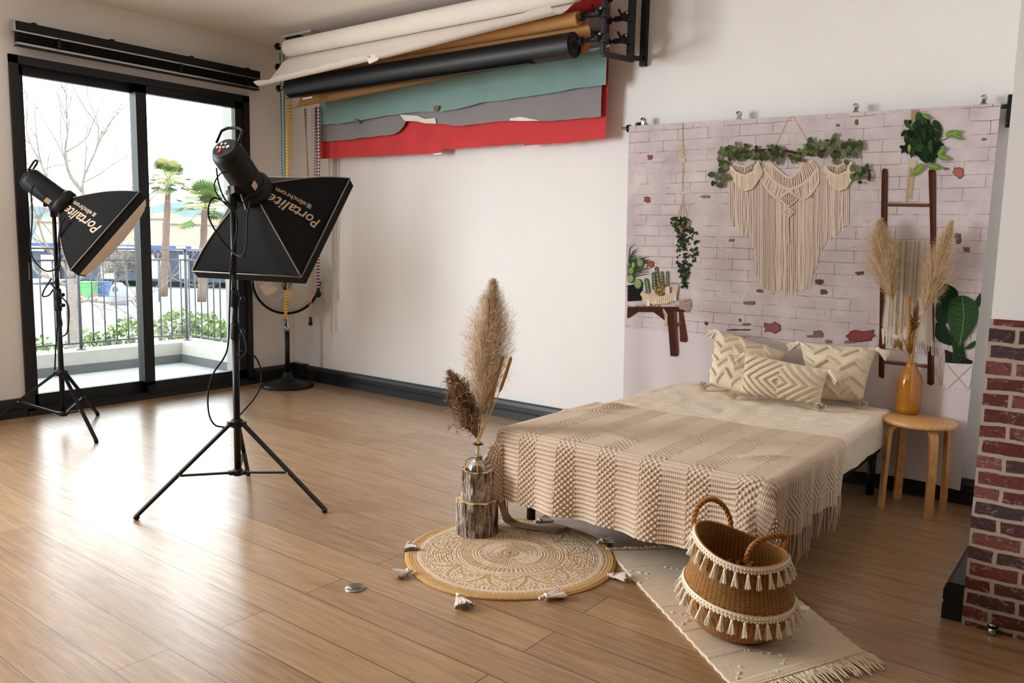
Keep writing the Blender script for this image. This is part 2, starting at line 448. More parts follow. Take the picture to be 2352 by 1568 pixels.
simple('braid', (172, 112, 58), .8, spec=.2, var=.25, nscale=120, bump=.5)
simple('coverlet', (236, 216, 186), .95, spec=.1, var=.04, nscale=60)
def mk_cover():
    t = NT('coverlet_cloth'); n = t.noise(t.tex(scale=(1, 9, 9)), 24, 4, .6, .8); n2 = t.noise(t.tex(), 260, 3, .6)
    t.color(t.ramp(n, [(.35, lin((234, 216, 194))), (.65, lin((245, 231, 212)))])); t.set(.95, 0, .1)
    b = t.bump(n, .8, .006); t.bump(n2, .3, .001, b); M['coverlet_cloth'] = t.m
mk_cover()
def mk_vase():
    t = NT('amber_glaze'); s = t.noise(t.tex(scale=(1, 1, 40)), 12, 3); t.color(t.ramp(s, [(.3, lin((158, 98, 18))), (.7, lin((180, 116, 28)))])); t.set(.12, 0, .6, Coat_Weight=.5, Coat_Roughness=.06); M['amber_glaze'] = t.m
mk_vase()

# ------------------------------------------------------------------ the room
CEIL = 3.01; WY = .06                      # ceiling height, plane of the main wall
XR, YS = 8.6, -8.2                         # far side and rear of the studio
DY0, DY1, DZ = -2.315, -.415, 2.53         # opening of the sliding door in the left wall
def bx(name, a, b, m, parent=None):
    q = MB(); q.box(a, b); return q.build(name, m, parent)
struct(bx('floor', (-.02, YS, -.1), (XR, WY, 0), M['oak_planks']))
struct(bx('ceiling', (-.25, YS-.2, CEIL), (XR, WY+.2, CEIL+.15), M['ceiling_paint']))
struct(bx('wall_back', (-.25, WY, -.1), (XR, WY+.2, CEIL), M['wall_paint']))
WY0, WY1 = -6.4, -4.0                        # unseen opening added in the left wall to bring in side light
q = MB()
q.box((-.25, YS, -.1), (0, WY0, CEIL)); q.box((-.25, WY1, -.1), (0, DY0, CEIL)); q.box((-.25, WY0, -.1), (0, WY1, .88)); q.box((-.25, WY0, 2.65), (0, WY1, CEIL))
q.box((-.25, DY1, -.1), (0, WY, CEIL)); q.box((-.25, DY0, DZ), (0, DY1, CEIL)); q.box((-.25, DY0, -.1), (0, DY1, .0))
struct(q.build('wall_left', M['wall_paint']))
struct(bx('wall_rear', (-.25, YS-.2, -.1), (XR, YS, CEIL), M['fill_cut_paint']))
struct(bx('wall_far_right', (XR, YS, -.1), (XR+.2, WY, CEIL), M['fill_cut_paint']))
q = MB()
for y in (WY0, (WY0+WY1)/2-.04, WY1-.08): q.box((-.14, y, .88), (-.06, y+.08, 2.65))
q.box((-.14, WY0, .88), (-.06, WY1, .95)); q.box((-.14, WY0, 2.58), (-.06, WY1, 2.65))
w2 = struct(q.build('added_window', M['anthracite']))  # frame for the added light opening, never in view
# thick wall stub at the right: brick paper below, smooth board above
SX, SY = 5.893, -1.54
o = struct(bx('wall_right', (SX, SY, 0), (XR, WY, CEIL), M['wall_paint']))
q = MB(); q.box((SX-.002, SY-.006, 0), (6.085, SY, 1.103)); q2 = q.build('brick_wallpaper', M['brick_paper'], o)
lab(q2, 'red brick wallpaper on the lower part of the wall end')
q = MB(); q.box((6.088, SY-.02, 0), (6.20, SY, .09)); struct(q.build('trim_1', M['anthracite']))

def baseboard(name, p, q_, nrm, h=.135, t=.045):
    """profiled board: p-q on the wall line, nrm pointing into the room"""
    p = V(*p); q_ = V(*q_); n = V(*nrm); prof = [(0, 0), (t, 0), (t, .058), (t-.006, .062), (t-.006, .068), (t, .072), (t, h-.03), (t-.008, h-.006), (t-.02, h), (0, h)]
    m = MB(); a = [p + n*u + V(0, 0, z) for u, z in prof]; b = [q_ + n*u + V(0, 0, z) for u, z in prof]; k = len(prof)
    m.add(a+b, [(i, (i+1) % k, k+(i+1) % k, k+i) for i in range(k)] + [tuple(reversed(range(k))), tuple(range(k, 2*k))])
    return struct(m.build(name, M['anthracite']))
b1 = baseboard('baseboard_back', (.0, WY, 0), (SX, WY, 0), (0, -1, 0))
q = MB(); q.box((.0, .0, 0), (.20, WY, .145)); q.box((0, -.06, 0), (.05, WY, .145)); q.build('corner_cover', M['anthracite'], b1)
baseboard('baseboard_left', (0, DY1+.005, 0), (0, WY, 0), (1, 0, 0))
baseboard('baseboard_near_left', (0, YS, 0), (0, DY0-.005, 0), (1, 0, 0))
baseboard('baseboard_right', (SX, WY, 0), (SX, SY+.005, 0), (-1, 0, 0), .14, .07)

# sliding door: outer frame, two sashes, glass
d1 = MB(); F = .055
d1.box((-.13, DY0, 0), (.025, DY0+F, DZ)); d1.box((-.13, DY1-F, 0), (.025, DY1, DZ)); d1.box((-.13, DY0, DZ-F), (.025, DY1, DZ)); d1.box((-.13, DY0, 0), (.025, DY1, .05))
d1.box((.025, DY0, .0), (.05, DY1, .035))
door = struct(d1.build('door_1', M['anthracite']))
def sash(y0, y1, x0, x1, sw=.065, bw=.085, tw=.06):
    m = MB(); z0, z1 = .05, DZ-F
    m.box((x0, y0, z0), (x1, y0+sw, z1)); m.box((x0, y1-sw, z0), (x1, y1, z1)); m.box((x0, y0, z0), (x1, y1, z0+bw)); m.box((x0, y0, z1-tw), (x1, y1, z1))
    s_ = m.build('sash', M['anthracite'], door)
    g = MB(); xc = (x0+x1)/2; g.box((xc-.003, y0+sw-.005, z0+bw-.005), (xc+.003, y1-sw+.005, z1-tw+.005)); g.build('pane', M['pane_glass'], s_)
    return s_
s1 = sash(DY0+F-.005, -1.345, -.115, -.065)
s2 = sash(-1.425, DY1-F+.005, -.045, .012, sw=.085)
m = MB(); m.box((-.064, DY0+F+.01, .98), (-.05, DY0+F+.035, 1.10)); m.build('handle', M['alu'], s1)
m = MB(); m.box((-.042, -1.415, .055), (.05, -1.36, .11)); m.build('stop_block', M['black_plastic'], door)

# ------------------------------------------------------------------ balcony and the street outside
q = MB(); q.box((-1.86, -6.9, -.25), (-.0, .3, -.012)); struct(q.build('balcony_floor', M['tile_floor']))
q = MB(); q.box((-1.86, -6.9, -.25), (-1.61, .15, .20)); q.box((-1.61, -.155, -.25), (-.25, .15, .20)); struct(q.build('balcony_parapet', M['concrete']))
q = MB(); q.box((-1.61, -6.9, -.012), (-1.60, -.165, .075)); q.box((-1.61, -.165, -.012), (-.62, -.155, .075)); struct(q.build('trim_2', M['tile_grey']))
q = MB(); q.box((-.66, -.24, -.25), (-.25, .30, 3.4)); struct(q.build('wall_fin', M['render_wall']))
def railing(label, p, q_, posts, nb):
    p, q_ = V(*p), V(*q_); t = thing('balcony_railing', p, label, 'railing', 'balcony railings')
    for z, w in ((1.17, .035), (1.06, .018), (.265, .018)):
        m = MB(); m.bar(p+V(0, 0, z), q_+V(0, 0, z), w, .016, up=(0, 0, 1)); m.build('rail', M['grey_metal'], t)
    for f in posts:
        c = p*(1-f)+q_*f; m = MB(); m.tube([c+V(0, 0, .205), c+V(0, 0, 1.165)], .016, 10); m.lathe([(.045, .2), (.045, .208), (.02, .214)], c, (0, 0, 1), 16); m.build('post', M['grey_metal'], t)
    for k in range(nb):
        c = p+(q_-p)*((k+.5)/nb); m = MB(); m.tube([c+V(0, 0, .265), c+V(0, 0, 1.06)], .0075, 8); m.build('baluster', M['grey_metal'], t)
railing('grey metal railing with thin balusters along the front of the balcony', (-1.73, -4.2, 0), (-1.73, -.02, 0), (.0, .32, .735, 1.), 36)
railing('short grey metal railing closing the side of the balcony, towards the house wall', (-1.73, -.02, 0), (-.70, -.02, 0), (.98,), 9)

GZ = -3.3
def ground(px, py): return at_z(px, py, GZ)
q = MB(); q.add([(-2.0, -60, GZ), (-2, 200, GZ), (-260, 200, GZ), (-260, -60, GZ)], [(0, 1, 2, 3)]); struct(q.build('ground_street', M['asphalt']))
def blades_leaf(m, c, r, n, cols, seed, size=.10, sc=(1, 1, .8)):
    q = np.random.default_rng(seed)
    for k in range(n):
        d = unit(q.normal(size=3)); p = V(*c)+d*V(*sc)*r*q.uniform(.55, 1.05); a = unit(q.normal(size=3)); b = unit(np.cross(a, q.normal(size=3))); s_ = size*q.uniform(.6, 1.3)
        m.add([p-a*s_*.5, p+b*s_*.28, p+a*s_*.5, p-b*s_*.28], [(0, 1, 2, 3)], False, 0, lin(cols[q.integers(len(cols))]))
GC = [(110, 134, 60), (84, 108, 48), (128, 142, 80), (70, 92, 46)]
def bush(label, px, py, dep, r, n=380, group='bushes below the balcony', seed=0):
    c = at_d(px, py, dep); t = thing('bush', (c[0], c[1], GZ), label, 'bush', group)
    m = MB(); blades_leaf(m, c, r, n, GC, seed, .10, (1.05, 1.05, .9)); m.build('foliage', M['leafy'], t)
    m = MB(); m.tube([(c[0], c[1], GZ), (c[0]+.1, c[1], c[2])], .06, 6); 
    for k in range(5): m.tube([(c[0], c[1], GZ+1.2), (c[0]+r*math.cos(k*1.25), c[1]+r*math.sin(k*1.25), c[2])], .03, 5)
    m.build('stems', M['bark_grey'], t)
for k, (px, py, lb) in enumerate(((92, 815, 'yellow green bush below the balcony at the left edge of the sliding door'), (205, 800, 'sparse green bush below the balcony behind the trunk of the bare tree'), (296, 772, 'green bush below the balcony in front of the thick railing post'), (408, 752, 'green bush below the balcony left of the balcony corner'), (470, 758, 'green bush below the balcony just right of the balcony corner'), (505, 775, 'green bush below the balcony against the house wall'))):
    bush(lb, px, py, 13.5, .34, seed=k)
# bare tree
def bare_tree(label, bx_, by_, dep, forks, seed, r0=.10):
    b = at_d(bx_, by_, dep); q = np.random.default_rng(seed); t = thing('bare_tree', (b[0], b[1], GZ), label, 'tree', 'leafless trees'); m = MB(); tw = MB()
    tr_ = [V(b[0], b[1], GZ)] + [at_d(*p, dep) for p in forks[0]]; rr_ = np.linspace(r0*1.3, r0*.7, len(tr_)); m.tube(tr_, list(rr_), 8); m.build('trunk', M['bark_grey'], t)
    def grow(p, d, L_, r, lev):
        pts = [p]; 
        for k in range(4):
            d = unit(d+q.normal(size=3)*.16+V(0, 0, .05)); pts.append(pts[-1]+d*L_/4)
        tw.tube(pts, list(np.linspace(r, r*.55, 5)), 5, caps=False)
        if lev < 4:
            for k in range(3 if lev < 3 else 4):
                i = q.integers(1, 5); grow(pts[i], unit(d+q.normal(size=3)*.6+V(0, 0, .15)), L_*q.uniform(.45, .7), r*.52, lev+1)
    for br2 in forks[1:]:
        pts = [at_d(*p, dep) for p in br2]; tw.tube(spline(pts, 4), list(np.linspace(r0*.30, r0*.11, 4*(len(pts)-1)+1)), 6)
        for i in range(1, len(pts)):
            for k in range(2): grow(pts[i], unit(pts[i]-pts[i-1]+q.normal(size=3)*.5*np.linalg.norm(pts[i]-pts[i-1])), 1.0, r0*.10, 1)
    o = tw.build('branches', M['bark_grey'], t); o['kind'] = 'stuff'; return t
bare_tree('leafless tree close to the balcony, its trunk behind the left railing', 172, 780, 12.,
    [[(172, 790), (166, 700), (163, 640)], [(163, 640), (140, 600), (105, 560), (85, 500)], [(163, 640), (180, 580), (200, 500), (190, 420), (222, 340), (226, 290)], [(163, 650), (210, 620), (250, 560), (270, 500)], [(165, 660), (120, 640), (80, 620), (66, 560)], [(163, 640), (150, 560), (128, 470), (100, 390), (70, 330)], [(168, 700), (200, 690), (250, 695), (300, 690)], [(190, 440), (160, 400), (150, 350), (155, 310)]], 5)
# palms
def palm(label, cx, cy, bx_, by_, dep, R, seed):
    c = at_d(cx, cy, dep); b = at_d(bx_, by_, dep); q = np.random.default_rng(seed); t = thing('palm_tree', (b[0], b[1], GZ), label, 'palm tree', 'palms across the street')
    m = MB(); n = 12; pts = [V(b[0], b[1], GZ)*(1-k/n)+c*(k/n) for k in range(n+1)]; m.tube(pts, [.30*(1-.40*k/n)+.03*(k % 2) for k in range(n+1)], 12); m.build('trunk', M['bark_palm'], t)
    m = MB()
    for k in range(46):
        a = q.uniform(0, 6.28); el = q.uniform(-.7, 1.35); d = V(math.cos(a)*math.cos(el), math.sin(a)*math.cos(el), math.sin(el)); L_ = R*q.uniform(.55, .75)
        stem = [c, c+d*L_*.6, c+d*L_+V(0, 0, -.08*R)]; m.tube(stem, .03, 4, col=lin((150, 160, 80)), caps=False); h_ = stem[-1]; x, y, _ = frame(d)
        cc = lin([(76, 104, 44), (98, 120, 56), (60, 88, 40), (132, 126, 66)][q.integers(4)])
        for j in range(11):
            b_ = (j/10-.5)*2.4; dd_ = unit(d*math.cos(b_)+x*math.sin(b_)); e = h_+dd_*R*.48+V(0, 0, -R*.10); s_ = np.cross(dd_, d); s_ = unit(s_ if np.linalg.norm(s_) > 1e-3 else y)*.05
            w_ = unit(np.cross(dd_, s_))*.045
            m.add([h_-w_, h_+w_, (h_+e)/2+w_*1.4, e, (h_+e)/2-w_*1.4], [(0, 1, 2, 3, 4)], False, 0, cc)
    m.build('fronds', M['leafy'], t)
palm('taller palm with a round crown, nearer the middle of the sliding door', 387, 412, 374, 640, 60., 1.75, 3)
palm('lower palm with a wide ragged crown, partly behind the big softbox', 470, 476, 462, 640, 56., 2.1, 4)
# buildings facing the studio
vr = unit(np.cross(FW, V(0, 0, 1))); vd = unit(V(FW[0], FW[1], 0)); vr = V(-0.0, 0, 0)+unit(np.cross(vd, V(0, 0, 1)))
def face_box(m, px0, px1, py0, py1, dep, thick, mi=0):
    a = at_d(px0, py1, dep); b = at_d(px1, py1, dep); top = at_d((px0+px1)/2, py0, dep)[2]; z0 = (a[2]+b[2])/2; w = np.dot(b-a, vr)
    c = (a+b)/2; c[2] = (z0+top)/2; m.obox(c+vd*thick/2, vr*w/2, vd*thick/2, V(0, 0, (top-z0)/2), mi); return c, w, z0, top
t = thing('shop_building', ground(300, 640), 'long low shop building with blue fascia and terracotta roof across the street', 'building')
m = MB(); c, w, z0, z1 = face_box(m, 40, 640, 566, 645, 70, 12); m.build('wall', M['shop_glass'], t)
m = MB(); face_box(m, 38, 642, 563, 579, 69.6, .5); m.build('fascia', M['blue_sign'], t)
for a_, b_ in ((60, 100), (270, 315), (405, 425), (440, 455)): m = MB(); face_box(m, a_, b_, 566, 576, 69.3, .2); m.build('fascia_panel', M['stripe_white'], t)
for a_, b_ in ((96, 132), (232, 262), (345, 378), (412, 432)): m = MB(); face_box(m, a_, b_, 585, 640, 69.5, .4); m.build('shop_front', M['house_white'], t)
m = MB(); a = at_d(30, 566, 69); b = at_d(660, 582, 69); hgt = at_d(350, 524, 76)[2]; a[2] = b[2] = (a[2]+b[2])/2
m.add([a, b, b+vd*9+V(0, 0, hgt-b[2]), a+vd*9+V(0, 0, hgt-a[2])], [(0, 1, 2, 3)]); a2, b2 = a+vd*18, b+vd*18; m.add([a+vd*9+V(0, 0, hgt-a[2]), b+vd*9+V(0, 0, hgt-b[2]), b2, a2], [(0, 1, 2, 3)]); m.build('roof', M['roof_tile'], t)
def house(label, x0, x1, ye, yb, yr, dep, win):
    t = thing('house', at_z((x0+x1)/2, yb, GZ) if False else at_d((x0+x1)/2, yb, dep), label, 'house', 'pale houses beyond the shop')
    m = MB(); c, w, z0, z1 = face_box(m, x0, x1, ye, 640, dep, 9); m.build('wall', M['house_white'], t)
    cz = at_d((x0+x1)/2, yr, dep+4)[2]; a = c+vr*(-w/2-.5); b = c+vr*(w/2+.5); a[2] = b[2] = z1-.1; rid_ = V(0, 0, cz-z1); m = MB()
    m.add([a-vd*.5, b-vd*.5, b+vd*4.5+rid_-vr*1.0, a+vd*4.5+rid_+vr*1.0, b+vd*9.5, a+vd*9.5], [(0, 1, 2, 3), (3, 2, 4, 5), (1, 4, 2), (0, 3, 5)]); m.build('roof', M['roof_tile'], t)
    for (wx0, wx1, wy0, wy1) in win:
        m = MB(); face_box(m, wx0, wx1, wy0, wy1, dep-.1, .2); m.build('window', M['bin_blue'], t)
house('pale house with terracotta roof directly left of the taller palm', 322, 370, 500, 530, 486, 100, [(352, 356, 506, 514)])
house('wider pale house with terracotta roof and blue window, right of the taller palm', 376, 448, 512, 535, 496, 92, [(396, 409, 518, 530)])
house('pale house with terracotta roof behind the lower palm', 462, 540, 508, 535, 494, 112, [(500, 508, 516, 526)])
house('pale house with terracotta roof seen through the bare branches on the left', 88, 190, 508, 535, 490, 100, [(120, 128, 518, 528)])
m = MB(); nh = 60; P = np.zeros((nh, 8, 3))
for i in range(nh):
    px = -300+i*22; h_ = 479+10*math.sin(i*.35)+5*math.sin(i*.9+1)
    for j in range(8): f = j/7; P[i, j] = at_d(px, 560*(1-f)+h_*f, 600+60*f)
m.grid(P); struct(m.build('ground_hills', M['hill_green']))
# recycling bins, barriers
def bin_(label, px, py, w, h, mat, dome=False):
    b = ground(px, py); dep = float(np.dot(b-CAM, FW)); W_ = w*dep/FPX; H_ = h*dep/FPX; t = thing('recycling_bin', b, label, 'recycling bin', 'recycling bins at the roadside'); m = MB()
    if dome: m.lathe([(W_*.5, 0), (W_*.52, H_*.15), (W_*.5, H_*.5), (W_*.38, H_*.82), (W_*.2, H_*.97), (0, H_)], b, (0, 0, 1), 24)
    else: m.obox(b+V(0, 0, H_*.45), vr*W_/2, vd*W_/2, V(0, 0, H_*.45)); 
    m.build('body', M[mat], t)
    m = MB(); 
    if dome: m.lathe([(W_*.16, 0), (W_*.16, .05)], b+V(0, 0, H_*.7)-vd*W_*.42, -vd, 14)
    else: m.obox(b+V(0, 0, H_*.95), vr*W_*.54, vd*W_*.54, V(0, 0, H_*.05)); m.obox(b+V(0, 0, H_*.72)-vd*W_*.5, vr*W_*.3, vd*.03, V(0, 0, H_*.07))
    m.build('lid' if not dome else 'opening', M['grey_metal'] if dome else M[mat], t)
bin_('green recycling bin at the roadside, left of the blue one', 203, 682, 30, 36, 'bin_green')
bin_('blue recycling bin at the roadside between the green and the grey one', 241, 680, 22, 34, 'bin_blue')
bin_('large domed grey recycling bin at the roadside', 274, 700, 40, 52, 'bin_grey', True)
for k, (px, py, lb) in enumerate(((187, 692, 'red and white striped roadside post left of the green bin'), (221, 694, 'red and white striped roadside post between the green and the blue bin'), (257, 697, 'red and white striped roadside post just right of the blue bin'), (313, 697, 'red and white striped roadside post right of the grey bin'))):
    b = ground(px, py); t = thing('striped_post', b, lb, 'post', 'striped roadside posts')
    for j in range(4):
        m = MB(); m.tube([b+V(0, 0, j*.13), b+V(0, 0, (j+1)*.13)], .10, 10); m.build('stripe', M['stripe_red' if j % 2 else 'stripe_white'], t)
t = thing('brush_hedge', ground(300, 640), 'dry leafless brushwood hedge on the far side of the street', 'hedge'); m = MB(); q = np.random.default_rng(5)
for k in range(420):
    p = at_d(q.uniform(238, 330), q.uniform(590, 626), 63+q.uniform(-1, 1)); d = unit(q.normal(size=3)*V(1, 1, .7)+V(0, 0, .6)); m.tube([p, p+d*q.uniform(.5, 1.4)], [.035, .012], 4, caps=False)
o = m.build('twigs', M['bark_grey'], t); o['kind'] = 'stuff'
t = thing('street_mirror', ground(362, 650), 'round traffic mirror on a post near the taller palm', 'traffic mirror'); c = at_d(363, 585, 55); m = MB(); m.tube([(c[0], c[1], GZ), tuple(c)], .06, 8); m.build('post', M['grey_metal'], t)
m = MB(); m.tube([c+.27*(math.cos(a)*vr*1+math.sin(a)*V(0, 0, 1.25)) for a in np.linspace(0, 6.284, 24)], .05, 6, caps=False); m.lathe([(.25, 0), (0, .02)], c, -vd, 20); m.build('mirror', M['grey_metal'], t)

# roller blind unit above the door
by0, by1 = -2.30, -.36
bl = thing('roman_blind', (0.06, (by0+by1)/2, 2.57), 'raised black blind with thin silver edges mounted above the sliding door', 'blind')
m = MB(); m.box((.045, by0, 2.675), (.11, by1, 2.74)); m.box((.112, by0+.01, 2.682), (.108, by1-.01, 2.70)); m.build('headrail', M['black_metal'], bl)
m = MB(); m.box((.105, by0, 2.668), (.114, by1, 2.678)); m.build('rail_edge', M['alu'], bl)
m = MB(); m.box((.04, by0-.012, 2.67), (.115, by0, 2.745)); lab(m.build('end_cap', M['alu'], bl), 'silver end cap')
m = MB()
for k in range(6):
    z = 2.605 + k*.011; m.box((.048, by0+.015, z), (.102+.006*(k % 2), by1-.01, z+.008))
m.build('folded_fabric', M['black_fabric'], bl)
m = MB(); m.box((.05, by0+.01, 2.588), (.108, by1-.01, 2.602)); m.build('bottom_bar', M['alu'], bl)
m = MB(); m.box((.05, by0+.01, 2.580), (.108, by1-.01, 2.588)); m.build('bottom_seal', M['black_plastic'], bl)
for y in (-2.17, -1.63, -.99, -.47):
    m = MB(); m.box((.0, y-.014, 2.742), (.10, y+.014, 2.752)); m.box((.0, y-.014, 2.70), (.008, y+.014, 2.752)); m.build('bracket', M['black_metal'], bl)
for y in (-2.02, -1.10, -.50):
    m = MB(); m.box((.108, y-.012, 2.60), (.116, y+.012, 2.672)); m.build('clip', M['black_plastic'], bl)

# invented lamp housing (outside the frame, goes with the added warm fill)
t_ = thing('added_warm_lamp', (4.6, -3.9, 2.94), 'unseen long white lamp housing, added to go with the warm fill light', 'lamp')
m = MB(); m.box((3.95, -4.08, 2.955), (5.25, -3.72, CEIL)); m.build('housing', M['white_plastic'], t_)

# ------------------------------------------------------------------ paper rolls and their rack
def roll(label, xc0, xc1, y, z, r, mat, name='paper_roll'):
    t = thing(name, (xc0, y, z-r), label, 'paper roll', None)
    m = MB(); nx = 2
    m.lathe([(r, 0), (r, xc1-xc0)], (xc0, y, z), (1, 0, 0), 40, caps=False)
    m.lathe([(r, 0), (.030, 0)], (xc0, y, z), (1, 0, 0), 40, caps=False); m.lathe([(.030, 0), (r, 0)], (xc1, y, z), (1, 0, 0), 40, caps=False)
    for k in range(3):   # paper layers at the end
        m.lathe([(r-.004-k*.008, 0), (r-.004-k*.008, .003), (r-.006-k*.008, .003)], (xc1, y, z), (1, 0, 0), 32, caps=False)
    m.build('roll', mat, t)
    c = MB(); c.lathe([(.030, -.0), (.030, xc1-xc0+.012), (.026, xc1-xc0+.012), (.026, 0)], (xc0-.006, y, z), (1, 0, 0), 24, caps=False)
    c.build('core', M['paper_black' if mat == M['paper_black'] else 'paper_tan'], t)
    return t
def sheet(t, mat, profs, xs, name='hanging_sheet', nz=26, nx=120, wob=.002, edge=None, label=None, seed=1):
    """profs: list of profiles [(y,z)...] at positions xs (same length), interpolated along x"""
    P = []; xs = np.array(xs, float); pr = [np.array(p, float) for p in profs]
    X = np.linspace(xs[0], xs[-1], nx)
    m = MB(); G = np.zeros((nx, nz, 3))
    for i, x in enumerate(X):
        j = min(len(xs)-2, int(np.searchsorted(xs, x, 'right')-1)); f = (x-xs[j])/(xs[j+1]-xs[j])
        a = pr[j]*(1-f)+pr[j+1]*f
        L = np.r_[0, np.cumsum(np.hypot(*np.diff(a, axis=0).T))]
        tot = L[-1] + (edge(x) if edge else 0)
        s = np.linspace(0, tot, nz); yy = np.interp(s, L, a[:, 0]); zz = np.interp(s, L, a[:, 1])
        if tot > L[-1]:
            k = s > L[-1]; d = unit(a[-1]-a[-2]); yy[k] = a[-1, 0]+d[0]*(s[k]-L[-1]); zz[k] = a[-1, 1]+d[1]*(s[k]-L[-1])
        # round the corners of the profile
        for _ in range(3): yy[1:-1] = (yy[:-2]+2*yy[1:-1]+yy[2:])/4; zz[1:-1] = (zz[:-2]+2*zz[1:-1]+zz[2:])/4
        yy = yy + wob*snoise(np.full(nz, x*3), s*6, seed)*np.linspace(0, 1, nz)
        G[i] = np.stack([np.full(nz, x), yy, zz], 1)
    m.grid(G); o = m.build(name, mat, t)
    if label: lab(o, label)
    return o

X0, X1 = .60, 3.425
wr = roll('white paper backdrop roll, front and topmost, with a long curled loose sheet', X0+.02, X1, -.45, 2.852, .066, M['paper_white'])
def tear(x):
    v = .012*snoise(np.array([x*9.]), np.array([1.]), 4)[0]
    if abs(x-1.92) < .05: v -= .07*(1-abs(x-1.92)/.05)
    return float(v)
sheet(wr, M['paper_white'], [
    [(-.425, 2.788), (-.485, 2.745), (-.535, 2.68), (-.61, 2.59), (-.68, 2.522), (-.735, 2.508), (-.772, 2.535)],
    [(-.425, 2.788), (-.48, 2.745), (-.53, 2.69), (-.595, 2.625), (-.655, 2.582), (-.71, 2.575), (-.745, 2.60)],
    [(-.425, 2.788), (-.47, 2.762), (-.51, 2.728), (-.56, 2.695), (-.61, 2.678), (-.66, 2.682), (-.70, 2.71)]],
    [.60, 2.0, 3.40], nz=40, edge=tear, label='loose white sheet with a torn, curled lower edge')
m = MB(); a, b, c, d = (at_y(840, 130, -.72), at_y(872, 120, -.70), at_y(868, 138, -.72), at_y(848, 147, -.735)); m.poly([a, b, c, d]); m.build('torn_flap', M['paper_white'], wr)

tr = roll('tan kraft paper backdrop roll between the white and the black roll', X0+.04, X1+.01, -.43, 2.69, .044, M['paper_tan'])
def zb(px, py, y): return float(at_y(px, py, y)[2])
sheet(tr, M['paper_tan'], [
    [(-.385, 2.69), (-.37, 2.64), (-.345, 2.58), (-.345, 2.47), (-.37, 2.405), (-.42, 2.375), (-.46, 2.372)],
    [(-.385, 2.69), (-.37, 2.64), (-.345, 2.59), (-.345, 2.52), (-.37, 2.46), (-.40, 2.435), (-.42, 2.43)],
    [(-.385, 2.69), (-.37, 2.65), (-.345, 2.61), (-.345, 2.56), (-.35, 2.53), (-.36, 2.51), (-.37, 2.50)]],
    [X0+.03, 2.0, 3.47], edge=lambda x: .006*snoise(np.array([x*7.]), np.array([2.]), 9)[0])
br_ = roll('thick black paper backdrop roll at the bottom front of the rack', X0+.05, X1-.01, -.45, 2.533, .077, M['paper_black'])
m = MB(); G = []
for x in np.linspace(X0+.03, X1-.3, 60):
    w = .02+.006*math.sin(x*7)+.01*(1-(x-X0)/2.6)
    G.append([(x, -.43, 2.458), (x, -.46, 2.452), (x, -.49-w, 2.452-w*.2)])
m.grid(G); m.build('loose_edge', M['paper_black'], br_)
m = MB(); m.poly([at_y(695, 225, -.50), at_y(717, 221, -.50), at_y(717, 225, -.505), at_y(695, 229, -.505)]); lab(m.build('label_sticker', M['white_plastic'], br_), 'small white sticker')

def hang(t, mat, y, ztop, pts, name='hanging_sheet', seed=1, curl=.0, label=None):
    pts = sorted(pts); xs = np.array([p[0] for p in pts]); zs = np.array([p[1] for p in pts])
    m = MB(); nx, nz = 180, 22; G = np.zeros((nx, nz, 3)); X = np.linspace(xs[0], xs[-1], nx)
    Z = np.interp(X, xs, zs) + .004*snoise(X*9, X*0, seed)
    for i in range(nx):
        s = np.linspace(0, 1, nz); z = ztop + (Z[i]-ztop)*s
        yy = y + .006*s*snoise(X[i]*4+0*s, z*5, seed) - curl*np.clip(s-.85, 0, 1)**2*40
        G[i] = np.stack([X[i] + .004*s*np.sin(z*9+seed)*(1 if i in (0, nx-1) else 0), yy, z], 1)
    m.grid(G); o = m.build(name, mat, t)
    if label: lab(o, label)
    return o
def xz(px, py, y): p = at_y(px, py, y); return (float(p[0]), float(p[2]))
rr_ = roll('red paper backdrop roll, rear and topmost, its sheet hanging lowest', .60, 3.42, -.09, 2.87, .045, M['paper_red'])
Y = -.045
L = [xz(735, 365, Y), xz(800, 361, Y), xz(870, 358, Y), xz(940, 354, Y), xz(1014, 351, Y), xz(1016, 343, Y), xz(1100, 338, Y), xz(1160, 334, Y), xz(1203, 330, Y)]
hang(rr_, M['paper_red'], Y, 2.87, L, seed=3, label='left part of the red sheet, torn along the bottom')
R_ = [xz(1205, 334, Y), xz(1300, 328, Y), xz(1392, 319, Y)]
hang(rr_, M['paper_red'], Y-.004, 2.87, R_, seed=5, label='right part of the red sheet beside the tear')
m = MB(); m.poly([at_y(992, 353, Y-.004), at_y(1014, 350, Y-.004), at_y(1015, 353, Y-.004), at_y(1000, 356, Y-.004)]); m.build('tape_scrap', M['white_plastic'], rr_)
gr_ = roll('grey paper backdrop roll, middle of the rear column', .60, 3.42, -.125, 2.735, .045, M['paper_grey'])
Y = -.075
pts = [(735, 325), (790, 322), (850, 315), (905, 308), (918, 301), (928, 290), (931, 281)]
hang(gr_, M['paper_grey'], Y, 2.735, [xz(a, b, Y) for a, b in pts], seed=6, label='left part of the grey sheet, longer than the right')
pts = [(932, 277), (1000, 284), (1062, 289), (1110, 283), (1160, 277), (1200, 277), (1260, 279), (1340, 272), (1380, 268)]
hang(gr_, M['paper_grey'], Y-.003, 2.735, [xz(a, b, Y) for a, b in pts], seed=7, label='right part of the grey sheet')
for P_ in ([(918, 263), (960, 266), (975, 273), (1000, 271), (1002, 284), (975, 283), (955, 278), (930, 278)], [(1170, 272), (1195, 268), (1240, 277), (1200, 278), (1172, 277)]):
    m = MB(); m.poly([at_y(a, b, Y-.012) for a, b in P_]); m.build('folded_edge', M['paper_white'], gr_)
te = roll('dull teal paper backdrop roll, lowest of the rear column', .60, 3.42, -.155, 2.60, .045, M['paper_teal'])
Y = -.11
